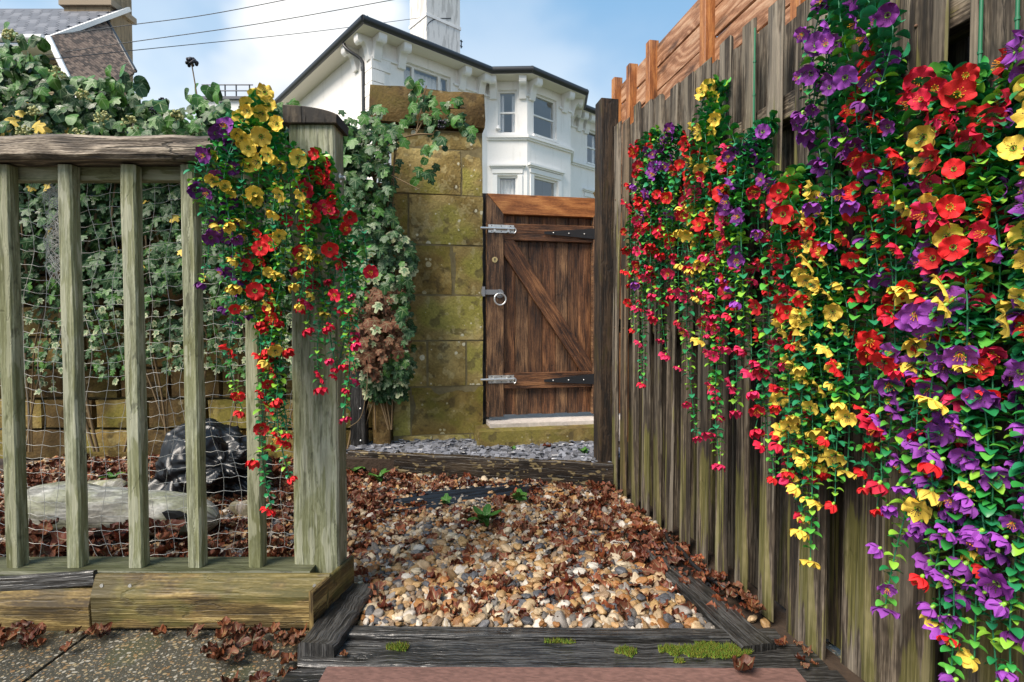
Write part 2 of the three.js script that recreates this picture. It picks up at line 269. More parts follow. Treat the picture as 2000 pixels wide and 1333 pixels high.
struct('upper_ground', new THREE.PlaneGeometry(120, 70).rotateX(-Math.PI / 2), std({ color: new THREE.Color(0.09, 0.11, 0.05), roughness: 1 }), [0, 0.3, -42]);

// ---------------------------------------------------------------- background: the white house
const H = thing('white_house', 'white rendered house with canted bay, black gutters and a tall chimney', 'house', [-4.069, 0, -15], 41 * Math.PI / 180);
function wallGeo(x0, x1, y0, y1, holes, t = 0.3) {
  const s = new THREE.Shape([[x0, y0], [x1, y0], [x1, y1], [x0, y1]].map((p) => new THREE.Vector2(...p)));
  for (const [a, b, c, d] of holes) s.holes.push(new THREE.Path([[a, c], [a, d], [b, d], [b, c]].map((p) => new THREE.Vector2(...p))));
  const g = new THREE.ExtrudeGeometry(s, { depth: t, bevelEnabled: false }); g.translate(0, 0, -t);
  const u = g.attributes.uv; for (let i = 0; i < u.count; i++) u.setXY(i, u.getX(i) / 2.5, u.getY(i) / 2.5); return g;
}
function houseWindow(px, pz, turn, x0, x1, y0, y1, { bars = [], mid = 0.5, curtain = 1, hood } = {}) {
  const w = x1 - x0, h = y1 - y0, c = Math.cos(turn), s = Math.sin(turn), xm = (x0 + x1) / 2, f = 0.07, L = [];
  const B = (bw, bh, bd, x, y, z) => L.push(new THREE.BoxGeometry(bw, bh, bd).translate(x, y, z));
  B(f, h, 0.08, -w / 2 + f / 2, h / 2, -0.13); B(f, h, 0.08, w / 2 - f / 2, h / 2, -0.13); B(w - 2 * f, f, 0.08, 0, h - f / 2, -0.13); B(w - 2 * f, f, 0.08, 0, f / 2, -0.13);
  for (const b of bars) B(0.09, h - 2 * f, 0.09, b * w - w / 2, h / 2, -0.13);
  const o = part(H, 'window', merge(L), M.trim, [px + xm * c, y0, pz - xm * s], [0, turn, 0]);
  part(o, 'meeting_rail', new THREE.BoxGeometry(w - 2 * f, 0.055, 0.06), M.trim, [0, h * mid, -0.135]);
  part(o, 'sill', new THREE.BoxGeometry(w + 0.1, 0.07, 0.24), M.trim, [0, -0.036, -0.04]);
  const e = [0, ...bars, 1];
  for (let i = 0; i + 1 < e.length; i++) for (const [ya, yb] of [[f, h * mid - 0.028], [h * mid + 0.028, h - f]]) { const a = e[i] * w - w / 2 + (i ? 0.045 : f), b = e[i + 1] * w - w / 2 - (i + 2 < e.length ? 0.045 : f); part(o, 'pane', new THREE.PlaneGeometry(b - a, yb - ya), M.glass, [(a + b) / 2, (ya + yb) / 2, -0.14]); }
  if (curtain) {
    const spans = curtain === 2 ? [[-0.46, 0.46]] : [[-0.46, -0.2], [0.22, 0.46]];
    for (const [a, b] of spans) { const g = new THREE.PlaneGeometry((b - a) * w, h * 0.94, 40, 1), p = g.attributes.position; for (let i = 0; i < p.count; i++) p.setZ(i, 0.03 * Math.sin(p.getX(i) * 45) + 0.012 * Math.sin(p.getX(i) * 101)); g.computeVertexNormals(); part(o, 'curtain', g, M.curtain, [(a + b) / 2 * w, h * 0.49, -0.36]); }
  }
  if (hood) { part(o, 'hood_moulding', merge([new THREE.BoxGeometry(w + 0.55, 0.07, 0.16).translate(0, h + 0.32, 0.05), new THREE.BoxGeometry(w + 0.45, 0.05, 0.1).translate(0, h + 0.26, 0.03), new THREE.BoxGeometry(w + 0.36, 0.16, 0.05).translate(0, h + 0.14, 0.02), new THREE.BoxGeometry(0.16, h, 0.05).translate(-w / 2 - 0.09, h / 2, 0.02), new THREE.BoxGeometry(0.16, h, 0.05).translate(w / 2 + 0.09, h / 2, 0.02)]), M.trim); }
  return o;
}
{
  const T = 9.25, bl = [4.72, -0.5], bf = [5.72, 0.41], bg = [7.88, 0.41], br = [8.80, -0.5];
  part(H, 'wall', wallGeo(0.5, 4.72, 0, T, [[1.51, 3.22, 7.45, 8.94], [1.6, 3.1, 4.2, 6.1]]), M.render, [0, 0, -0.5]);
  part(H, 'wall', wallGeo(8.8, 12.5, 0, T, [[9.83, 10.75, 7.53, 8.88], [9.83, 10.75, 4.4, 6.1]]), M.render, [0, 0, -0.5]);
  part(H, 'wall', wallGeo(-9.5, -0.8, 0, T, []), M.render, [0.5, 0, 0], [0, -Math.PI / 2, 0]);
  part(H, 'wall', wallGeo(0.5, 12.5, 0, T, []), M.render, [13, 0, -9.2], [0, Math.PI, 0]);
  part(H, 'wall', wallGeo(0.8, 9.5, 0, T, []), M.render, [12.5, 0, 0], [0, Math.PI / 2, 0]);
  const sideT = -Math.atan2(bf[1] - bl[1], bf[0] - bl[0]), sl = Math.hypot(bf[0] - bl[0], bf[1] - bl[1]);
  const sT2 = -Math.atan2(br[1] - bg[1], br[0] - bg[0]), sl2 = Math.hypot(br[0] - bg[0], br[1] - bg[1]);
  part(H, 'bay_wall', wallGeo(0, sl, 0, T, [[0.36, 1.0, 7.5, 8.97], [0.34, 1.02, 4.4, 6.1]]), M.render, [bl[0], 0, bl[1]], [0, sideT, 0]);
  part(H, 'bay_wall', wallGeo(bf[0], bg[0], 0, T, [[6.02, 7.14, 7.54, 8.97], [6.02, 7.2, 4.4, 6.15]]), M.render, [0, 0, 0.41]);
  part(H, 'bay_wall', wallGeo(0, sl2, 0, T, [[0.36, 0.96, 7.5, 8.97]]), M.render, [bg[0], 0, bg[1]], [0, sT2, 0]);
  houseWindow(0, -0.5, 0, 1.51, 3.22, 7.45, 8.94, { bars: [0.22, 0.78], mid: 0.42, curtain: 2 });
  houseWindow(0, -0.5, 0, 1.6, 3.1, 4.2, 6.1, {});
  houseWindow(0, -0.5, 0, 9.83, 10.75, 7.53, 8.88, {});
  houseWindow(0, -0.5, 0, 9.83, 10.75, 4.4, 6.1, { hood: 1 });
  houseWindow(bl[0], bl[1], sideT, 0.36, 1.0, 7.5, 8.97, {});
  houseWindow(bl[0], bl[1], sideT, 0.34, 1.02, 4.4, 6.1, { hood: 1, curtain: 2 });
  houseWindow(0, 0.41, 0, 6.02, 7.14, 7.54, 8.97, { curtain: 0 });
  houseWindow(0, 0.41, 0, 6.02, 7.2, 4.4, 6.15, { hood: 1, curtain: 0 });
  houseWindow(bg[0], bg[1], sT2, 0.36, 0.96, 7.5, 8.97, {});
  // eaves outline: plan polygon of the roof's edge
  const eave = [[0, 0], [4.5, 0], [5.48, 0.91], [8.12, 0.91], [9.02, 0], [13, 0], [13, -10], [0, -10]];
  const sh = new THREE.Shape(eave.map(([x, z]) => new THREE.Vector2(x, -z)));
  part(H, 'soffit', new THREE.ExtrudeGeometry(sh, { depth: 0.06, bevelEnabled: false }).rotateX(-Math.PI / 2), M.soffit, [0, T + 0.002, 0]);
  for (let i = 0; i < eave.length; i++) {
    const [x0, z0] = eave[i], [x1, z1] = eave[(i + 1) % eave.length], L = Math.hypot(x1 - x0, z1 - z0), g = part(H, 'gutter', new THREE.CylinderGeometry(0.115, 0.115, L + 0.1, 12).rotateZ(Math.PI / 2), M.gutter, [(x0 + x1) / 2, T + 0.13, (z0 + z1) / 2], [0, -Math.atan2(z1 - z0, x1 - x0), 0]);
    part(g, 'fascia_board', new THREE.BoxGeometry(L, 0.2, 0.04), M.gutter, [0, 0.05, -0.125]);
  }
  const rp = [], ri = []; const ridge = [[4.5, -5], [8.5, -5]];
  eave.forEach(([x, z]) => rp.push(x, T + 0.16, z)); ridge.forEach(([x, z]) => rp.push(x, T + 2.2, z));
  for (const t of [[0, 1, 8], [1, 2, 8], [2, 9, 8], [2, 3, 9], [3, 4, 9], [4, 5, 9], [5, 6, 9], [6, 7, 8], [6, 8, 9], [7, 0, 8]]) ri.push(...t);
  part(H, 'roof', geo(rp, rp.filter((_, i) => i % 3 !== 1), ri), M.slate);
  // brackets under the eaves
  const bs = new THREE.Shape(); bs.moveTo(0, 0); bs.lineTo(0.42, 0); bs.lineTo(0.42, -0.1); bs.bezierCurveTo(0.40, -0.2, 0.3, -0.2, 0.28, -0.12); bs.bezierCurveTo(0.2, -0.12, 0.14, -0.2, 0.12, -0.32); bs.lineTo(0.07, -0.46); bs.lineTo(0, -0.46);
  const bGeo = new THREE.ExtrudeGeometry(bs, { depth: 0.17, bevelEnabled: true, bevelSize: 0.012, bevelThickness: 0.012, bevelSegments: 1, curveSegments: 6 }).translate(0, 0, -0.085).scale(1.05, 1.3, 1.3).rotateY(-Math.PI / 2);
  const br1 = (x, z, t) => part(H, 'eaves_bracket', bGeo, M.trim, [x, T, z], [0, t, 0]);
  for (const x of [0.62, 1.42, 3.62, 4.4, 9.3, 9.72, 10.86]) br1(x, -0.5, 0);
  br1(0.5, -0.62, -Math.PI / 2); br1(0.5, -1.5, -Math.PI / 2);
  for (const t of [0.2, 1.2]) br1(bl[0] + t * Math.cos(sideT), bl[1] - t * Math.sin(sideT), sideT);
  for (const x of [5.9, 7.5]) br1(x, 0.41, 0);
  for (const t of [0.15, 1.15]) br1(bg[0] + t * Math.cos(sT2), bg[1] - t * Math.sin(sT2), sT2);
  const str = (name, x, z, t, a, b, y, hh, dd) => { const g = part(H, name, new THREE.BoxGeometry(b - a, hh, dd), M.trim, [x + (a + b) / 2 * Math.cos(t) + dd / 2 * Math.sin(t), y, z - (a + b) / 2 * Math.sin(t) + dd / 2 * Math.cos(t)], [0, t, 0]); return g; };
  for (const [a, b] of [[0.5, 1.42], [3.32, 4.7]]) str('frieze_band', 0, -0.5, 0, a, b, 8.76, 0.07, 0.06);
  str('frieze_band', 0, -0.5, 0, 8.85, 9.72, 8.76, 0.07, 0.06); str('frieze_band', bl[0], bl[1], sideT, 0, 0.28, 8.76, 0.07, 0.06); str('frieze_band', bl[0], bl[1], sideT, 1.08, sl + 0.02, 8.76, 0.07, 0.06); str('frieze_band', 0, 0.41, 0, bf[0], 5.95, 8.76, 0.07, 0.062); str('frieze_band', 0, 0.41, 0, 7.24, bg[0], 8.76, 0.07, 0.062);
  for (const [hh, dd, dy] of [[0.09, 0.12, 0], [0.06, 0.07, -0.075]]) { str('string_course', bl[0], bl[1], sideT, 0, sl + 0.04, 7.38 + dy, hh, dd); str('string_course', 0, 0.41, 0, bf[0] - 0.03, bg[0] + 0.03, 7.38 + dy, hh, dd + 0.003); str('string_course', bg[0], bg[1], sT2, 0, sl2, 7.38 + dy, hh, dd); str('string_course', 0, -0.5, 0, 8.8, 12.5, 7.38 + dy, hh, dd); }
  for (let k = 0; k < 9; k++) {       // quoins at the corner, long and short by turns
    const lw = k % 2 ? 0.36 : 0.56, y = 8.56 - k * 0.36;
    const g = new THREE.BoxGeometry(lw + 0.05, 0.335, lw + 0.05); part(H, 'quoin', g, M.render, [0.45 + (lw + 0.05) / 2, y, -0.45 - (lw + 0.05) / 2]);
  }
  const dp = part(H, 'downpipe', tube([[0.02, 9.32, -1.35], [0.02, 9.2, -1.33], [0.08, 9.05, -1.22], [0.36, 8.8, -0.98], [0.42, 8.66, -0.93], [0.42, 8.3, -0.93], [0.42, 5, -0.93], [0.42, 0.4, -0.93]], 0.05, 60, 8), M.gutter);
  part(dp, 'pipe_collar', new THREE.CylinderGeometry(0.065, 0.065, 0.1, 10), M.gutter, [0.42, 8.5, -0.93]);
  // chimney
  const ch = part(H, 'chimney', boxUV(1.4, 4.4, 1.1, 1.6), mapped(tStain, 0.002, { roughness: 0.9 }), [4.0, 11.0, -2.6]);
  part(ch, 'chimney_cap', boxUV(1.56, 0.14, 1.26, 1), M.render, [0, 2.0, 0]); part(ch, 'chimney_band', boxUV(1.46, 0.1, 1.16, 1), M.render, [0, 0.62, 0]);
  part(ch, 'aerial', merge([new THREE.CylinderGeometry(0.015, 0.015, 1.7, 5).translate(0.72, 0.75, 0.4), new THREE.BoxGeometry(0.35, 0.03, 0.03).translate(0.74, 0.3, 0.4), new THREE.BoxGeometry(0.3, 0.03, 0.03).translate(0.76, 0.12, 0.4), new THREE.BoxGeometry(0.03, 0.3, 0.03).translate(0.86, 0.2, 0.4)]), M.gutter);
  part(ch, 'wire_bracket', tube([[-0.66, -0.15, 0.52], [-0.68, 0.25, 0.54], [-0.4, 0.55, 0.55], [0.3, 0.85, 0.55]], 0.016, 12, 5), M.gutter);
  part(H, 'wall_light', new THREE.CylinderGeometry(0.05, 0.1, 0.12, 10), M.trim, [4.95, 7.68, -0.2]);
}
// ---------------------------------------------------------------- background: the brick house
{
  const B = thing('brick_house', 'buff brick house with grey slate roof and brown tiled slope', 'house', [-10.3, 0, -12]);
  const yb = std({ color: new THREE.Color(0.42, 0.33, 0.19), map: tNoise.map, roughness: 0.9 }), yb2 = std({ color: new THREE.Color(0.50, 0.41, 0.26), map: tNoise.map, roughness: 0.9 });
  part(B, 'wall', boxUV(4.4, 7.12, 3, 2), std({ color: new THREE.Color(0.33, 0.28, 0.2), map: tNoise.map }), [-2.25, 3.56, -2.0]);
  const bg = [boxUV(0.215, 0.065, 0.04), boxUV(0.205, 0.062, 0.045)];
  for (let r = 0; r < 15; r++) for (let k = 0; k < 14; k++) part(B, 'brick', bg[(r * 3 + k) % 2], (r * 5 + k * 3) % 4 ? yb2 : yb, [-0.18 - k * 0.225 - (r % 2) * 0.11, 7.02 - r * 0.075, -0.49 + 0.004 * ((r + k) % 3)]);
  part(B, 'soffit', new THREE.BoxGeometry(4.6, 0.05, 0.55), M.trim, [-2.25, 7.15, -0.24]);
  part(B, 'gutter', new THREE.CylinderGeometry(0.08, 0.08, 4.5, 10).rotateZ(Math.PI / 2), M.trim, [-2.2, 7.28, 0.05]);
  const roof = part(B, 'roof', new THREE.BoxGeometry(4.5, 0.08, 3.4), M.slate, [-2.24, 8.32, -1.3], [0.69, 0, 0]);
  const sg = [boxUV(0.235, 0.014, 0.24, 0.6), boxUV(0.235, 0.017, 0.24, 0.6)];
  for (let r = 0; r < 15; r++) for (let k = 0; k < 18; k++) part(roof, 'slate', sg[(r + k * 2) % 2], (r * 7 + k * 5) % 3 ? M.slate : M.slate2, [2.1 - k * 0.243 - (r % 2) * 0.12, 0.052 + 0.002 * (k % 3), 1.6 - r * 0.205], [0.05, 0, 0]);
  part(B, 'bargeboard', new THREE.BoxGeometry(0.07, 0.10, 3.5), M.trim, [0.06, 8.34, -1.3], [0.69, 0, 0]);
  // tiled slope: rows of small plain tiles between four corners
  const TL = new THREE.Vector3(0.12, 7.3, 0), TR = new THREE.Vector3(-0.2, 8.95, -2.1), BL = new THREE.Vector3(1.5, 5.5, 0.9), BR = new THREE.Vector3(1.18, 7.15, -1.2);
  const P = (u, v) => TL.clone().lerp(TR, u).lerp(BL.clone().lerp(BR, u), v);
  const tt = [[], [], []], nr = 26, nc = 26, n = TR.clone().sub(TL).cross(BL.clone().sub(TL)).normalize(); if (n.z < 0) n.negate();
  const ex = TR.clone().sub(TL).normalize(), ey = new THREE.Vector3().crossVectors(n, ex), mm = new THREE.Matrix4();
  for (let r = 0; r < nr; r++) for (let c = 0; c < nc; c++) { const p = P((c + (r % 2 ? 0.5 : 0.1)) / nc, (r + 0.5) / nr), g = new THREE.BoxGeometry(0.092, 0.088, 0.02).rotateX(0.09); g.applyMatrix4(mm.makeBasis(ex, ey, n).setPosition(p.addScaledVector(n, 0.012 + 0.004 * R()))); tt[Math.floor(R() * 2.99)].push(g); }
  const slopePart = part(B, 'tiled_slope', geo([TL, TR, BL, BR].flatMap((p) => p.toArray()).concat([TL, TR, BL, BR].flatMap((p) => p.clone().addScaledVector(n, -0.1).toArray())), null, [0, 2, 1, 1, 2, 3, 4, 5, 6, 5, 7, 6, 0, 4, 2, 2, 4, 6, 2, 6, 3, 3, 6, 7]), M.soil);
  [[0.23, 0.165, 0.125], [0.17, 0.12, 0.092], [0.085, 0.064, 0.052]].forEach((c, i) => { const m = part(slopePart, 'roof_tiles', mergeGeometries(tt[i]), std({ color: new THREE.Color(...c), roughness: 0.85 })); m.userData.kind = 'stuff'; });
  part(B, 'verge_board', tube([TL, TL.clone().lerp(BL, 0.5), BL].map((p) => p.clone().addScaledVector(n, 0.02).toArray()), 0.06, 8, 6), M.trim);
  const st = part(B, 'chimney', boxUV(1.2, 4.6, 0.8, 1), std({ color: new THREE.Color(0.34, 0.27, 0.18), map: tStain.map, roughness: 0.9 }), [-0.72, 7.6, -2.6]);
  part(st, 'chimney_cap', boxUV(1.36, 0.16, 0.95, 1), std({ color: new THREE.Color(0.30, 0.24, 0.17), roughness: 0.9 }), [0, 1.75, 0]);
  part(st, 'lead_flashing', new THREE.BoxGeometry(0.5, 0.13, 0.06), M.slate2, [-0.4, 0.95, 0.44]);
  part(B, 'tile_edge', tube([TR.toArray(), BR.toArray()], 0.05, 4, 6), M.gutter);
}
{
  const far = thing('far_building', 'distant flat roofed building with thin rooftop handrail above the ivy', 'building', [-12.8, 0, -25.5]);
  part(far, 'wall', new THREE.BoxGeometry(2.4, 11.1, 2), M.render, [0, 5.55, 0]); part(far, 'roof', new THREE.BoxGeometry(2.7, 0.12, 2.3), M.slate, [0, 11.16, 0]);
  for (const x of [-0.9, -0.1, 0.4, 1]) part(far, 'handrail_post', new THREE.CylinderGeometry(0.03, 0.03, 0.6, 6), M.gutter, [x, 11.5, 1]);
  part(far, 'handrail', new THREE.BoxGeometry(2.3, 0.04, 0.04), M.slate2, [0, 11.78, 1]); part(far, 'handrail', new THREE.BoxGeometry(2.3, 0.04, 0.04), M.slate2, [0, 11.5, 1.04]);
}
for (const [a, b, l] of [[[-8.566, 7.567, -12], [-4.99, 8.128, -12], 'uppermost overhead wire crossing the sky'], [[-8.586, 7.191, -12.0], [-2.634, 8.128, -12.0], 'middle overhead wire crossing the sky'], [[-8.59, 7.014, -12.0], [-3.15, 11.55, -18.8], 'lowest overhead wire, running towards the white chimney']]) {
  const d = [0, 1, 2].map((i) => b[i] - a[i]), P = (t, s) => [a[0] + d[0] * t, a[1] + d[1] * t - s, a[2] + d[2] * t];
  single('overhead_wire', tube([P(-0.35, -0.02), P(0, 0), P(0.5, 0.05), P(1, 0)].concat(l.startsWith('lowest') ? [] : [P(1.3, -0.05)]), 0.0085, 40, 5), M.gutter, l, 'wire');
}
// ---------------------------------------------------------------- gate pillar, wall, threshold
{
  const P = thing('gate_pillar', 'tall mossy sandstone gate pillar with a flat capstone', 'pillar', [-0.207, 0.1, -3.95], YAW);
  part(P, 'mortar_core', boxUV(0.645, 2.32, 0.484), M.mortar, [-0.331, 1.16, -0.25]);
  const rows = [[0.0, 0.125, [0.28, 0.56]], [0.125, 0.476, [0.13]], [0.476, 0.81, [0.25, 0.53]], [0.81, 1.14, []], [1.14, 1.50, [0.43]], [1.50, 1.86, [0.12]], [1.86, 2.185, [0.5]], [2.185, 2.325, [0.31]]];
  for (const [a, b, cuts] of rows) { const e = [0, ...cuts, 0.66]; for (let i = 0; i + 1 < e.length; i++) { const w = e[i + 1] - e[i] - 0.005, h = b - a - 0.006; part(P, 'stone_block', stone(w, h, 0.5, 1, 0.010, 0.005), R() < 0.7 ? M.stone : M.stone2, [-0.66 + (e[i] + e[i + 1]) / 2, (a + b) / 2, -0.25 + rr(-0.004, 0.004)]); } }
  part(P, 'capstone', stone(0.83, 0.26, 0.62, 1, 0.015, 0.016), M.stoneDark, [-0.395, 2.46, -0.25]);
}
{
  const Wl = thing('garden_wall', 'old sandstone garden wall largely covered in ivy', 'wall', [-2.4, 0.05, -3.98]);
  part(Wl, 'mortar_core', boxUV(3.3, 2.0, 0.3), M.mortar, [0.02, 1.0, -0.1]);
  for (let r = 0; r < 9; r++) for (let k = 0, x = -1.66 - (r % 2) * 0.2; x < 1.5; k++) { const w = 0.36 + 0.14 * hash(r, k, 3), x1 = Math.min(x + w, 1.62); if (x1 - x > 0.1) part(Wl, 'stone_block', stone(x1 - x - 0.01, 0.21, 0.16, 1, 0.014), hash(r, k, 8) < 0.3 ? M.stone2 : M.stoneDark, [(x + x1) / 2, 0.11 + r * 0.222, 0.05]); x = x1; }  // darker stone tints put the shade of ivy and balustrade into the wall colour
}
{
  const T = thing('threshold_step', 'mossy concrete step under the wooden gate', 'step', yard(-0.37, 0.1, -1.10), YAW);
  part(T, 'slab', stone(1.0, 0.20, 0.32, 0.8, 0.006, 0.006), mapped(tStone, 0.004, { color: 0xb9b3a0 }), [0.14, 0.09, 0.1]);
}
{
  const Q = thing('stone_pier', 'rough dark rubble stone pier beyond the gate hinges', 'pier', yard(0.68, 0.28, -1.75), YAW);
  for (let k = 0; k < 7; k++) part(Q, 'stone_block', stone(0.36 + 0.05 * hash(k, 2, 2), 0.33, 0.34, 0.6, 0.06, 0.02), M.stoneDark, [rr(-0.02, 0.02), 0.16 + k * 0.325, 0]);
}
{
  const p = thing('short_post', 'dark stub post with two screw heads between the ivy and the pillar', 'post', [-1.06, 0.14, -3.72]);
  part(p, 'timber', beam('y', 0.8, 0.1, 0.1), M.sleeper, [0, 0.4, 0]); for (const y of [0.09, 0.31]) part(p, 'screw_head', new THREE.SphereGeometry(0.008, 8, 5), M.steel, [0.02, y, 0.051]);
  const q = thing('corner_stone', 'low squared stone at the foot of the pillar', 'stone', [-0.93, 0.1, -3.82], YAW); part(q, 'block', stone(0.13, 0.42, 0.2, 1, 0.01), M.stoneDark, [0, 0.2, 0]);
}
// ---------------------------------------------------------------- the gate
{
  const G = thing('garden_gate', 'brown ledged and braced wooden gate with ring latch and black strap hinges', 'gate', [-0.188, 0.348, -3.955], YAW);
  const Z = 0, W = 0.89, Hh = 1.63, tw = { tw: 0.5, th: 1 };
  const edges = [0.125, 0.222, 0.322, 0.43, 0.535, 0.63, 0.715, 0.815];
  for (let i = 0; i < 7; i++) { const w = edges[i + 1] - edges[i] + 0.0005; part(G, 'board', beam('y', Hh - 0.06, w, 0.022, { ...tw, ch: 0.006, jit: 0.0004 }), M.gate[(i * 2 + 1) % 3], [(edges[i] + edges[i + 1]) / 2, Hh / 2 - 0.025 - 0.004 * (i % 2), Z - 0.032 - 0.0012 * (i % 2)]); }
  const trap = (pts, d, mat, name) => { const s = new THREE.Shape(pts.map((p) => new THREE.Vector2(...p))), g = new THREE.ExtrudeGeometry(s, { depth: d, bevelEnabled: true, bevelSize: 0.002, bevelThickness: 0.002, bevelSegments: 1 }), u = g.attributes.uv, horiz = name !== 'stile'; const o = R(); for (let i = 0; i < u.count; i++) { const x = u.getX(i), y = u.getY(i); horiz ? u.setXY(i, o + y / 0.5, o + x) : u.setXY(i, o + x / 0.5, o + y); } return part(G, name, g, mat, [0, 0, Z - 0.02]); };
  trap([[0, 0], [0.122, 0], [0.122, Hh - 0.142], [0, Hh - 0.003]], 0.045, M.gate[0], 'stile');
  trap([[W - 0.075, 0], [W, 0], [W, Hh - 0.003], [W - 0.075, Hh - 0.142]], 0.045, M.gate[0], 'stile');
  trap([[0.003, Hh], [0.125, Hh - 0.14], [W - 0.078, Hh - 0.14], [W - 0.003, Hh]], 0.046, M.orange, 'top_rail').userData.label = 'fresh orange mitred top rail';
  trap([[0.125, 1.302], [W - 0.078, 1.302], [W - 0.078, 1.42], [0.125, 1.42]], 0.035, M.gate[1], 'ledge'); trap([[0.125, 0.205], [W - 0.078, 0.205], [W - 0.078, 0.318], [0.125, 0.318]], 0.035, M.gate[1], 'ledge');
  { const bx = [[0.125, 1.20], [0.125, 1.298], [0.205, 1.298], [W - 0.08, 0.385], [W - 0.08, 0.322], [W - 0.16, 0.322]]; const g = new THREE.ExtrudeGeometry(new THREE.Shape(bx.map((p) => new THREE.Vector2(...p))), { depth: 0.033, bevelEnabled: true, bevelSize: 0.002, bevelThickness: 0.002, bevelSegments: 1 }), u = g.attributes.uv, ca = Math.cos(-1.0), sa = Math.sin(-1.0); for (let i = 0; i < u.count; i++) { const x = u.getX(i), y = u.getY(i); u.setXY(i, 0.3 + (-x * sa + y * ca) / 0.5, 0.1 + (x * ca + y * sa)); } part(G, 'brace', g, M.gate[1], [0, 0, Z - 0.02]); }
  for (const y of [1.372, 0.272]) {
    const s = new THREE.Shape([[0.43, -0.012], [0.43, 0.006], [W, 0.048], [W, -0.042]].map((p) => new THREE.Vector2(...p))), h = part(G, 'strap_hinge', new THREE.ExtrudeGeometry(s, { depth: 0.004, bevelEnabled: false }), M.iron, [0, y - 0.01, 0.028]);
    for (const x of [0.5, 0.62, 0.74, 0.85]) part(h, 'bolt_head', new THREE.SphereGeometry(0.006, 8, 5), M.steel, [x, -0.002, 0.005]);
    const b = part(G, 'slide_bolt', merge([new THREE.BoxGeometry(0.19, 0.058, 0.004), new THREE.CylinderGeometry(0.009, 0.009, 0.25, 10).rotateZ(Math.PI / 2).translate(-0.03, 0, 0.013), new THREE.BoxGeometry(0.016, 0.05, 0.024).translate(-0.05, 0, 0.006), new THREE.BoxGeometry(0.016, 0.05, 0.024).translate(0.05, 0, 0.006), new THREE.TorusGeometry(0.022, 0.006, 6, 12, 2.6).rotateZ(-1.2).translate(0.085, -0.012, 0.014)]), M.steel, [0.105, y + 0.005, 0.032]);
    for (const sx of [-0.07, 0, 0.07]) for (const sy of [-0.02, 0.02]) part(b, 'screw_head', new THREE.SphereGeometry(0.004, 6, 4), M.iron, [sx, sy, 0.003]);
  }
  const lt = part(G, 'latch_plate', merge([new THREE.CylinderGeometry(0.032, 0.034, 0.01, 10).rotateX(Math.PI / 2), new THREE.BoxGeometry(0.12, 0.036, 0.014).translate(-0.075, 0.01, 0.002), new THREE.BoxGeometry(0.02, 0.07, 0.02).translate(-0.12, 0.014, 0.008), new THREE.BoxGeometry(0.014, 0.03, 0.022).translate(0, -0.004, 0.012)]), std({ color: new THREE.Color(0.32, 0.32, 0.33), metalness: 0.7, roughness: 0.45 }), [0.093, 0.905, 0.032]);
  part(lt, 'ring_handle', new THREE.TorusGeometry(0.042, 0.0065, 8, 28), M.steel, [0, -0.042, 0.022]);
  const kh = part(G, 'keyhole_plate', new THREE.CylinderGeometry(0.021, 0.021, 0.004, 18).rotateX(Math.PI / 2), M.brass, [0.058, 1.152, 0.03]); part(kh, 'keyhole', merge([new THREE.CylinderGeometry(0.006, 0.006, 0.002, 10).rotateX(Math.PI / 2).translate(0, 0.004, 0), new THREE.BoxGeometry(0.005, 0.014, 0.002).translate(0, -0.006, 0)]), M.iron, [0, 0, 0.0035]);
  const J = thing('gate_jamb', 'dark narrow timber jamb against the pillar', 'post', [-0.2, 0.1, -3.945], YAW); part(J, 'timber', beam('y', 1.9, 0.062, 0.07), M.sleeper, [0.012, 0.95, -0.105]);
  const J2 = thing('hinge_post', 'brown timber post carrying the gate hinges', 'post', yard(0.26, 0.2, -1.15), YAW); part(J2, 'timber', beam('y', 1.75, 0.1, 0.1), M.gate[0], [0.02, 0.875, 0.0]);
}
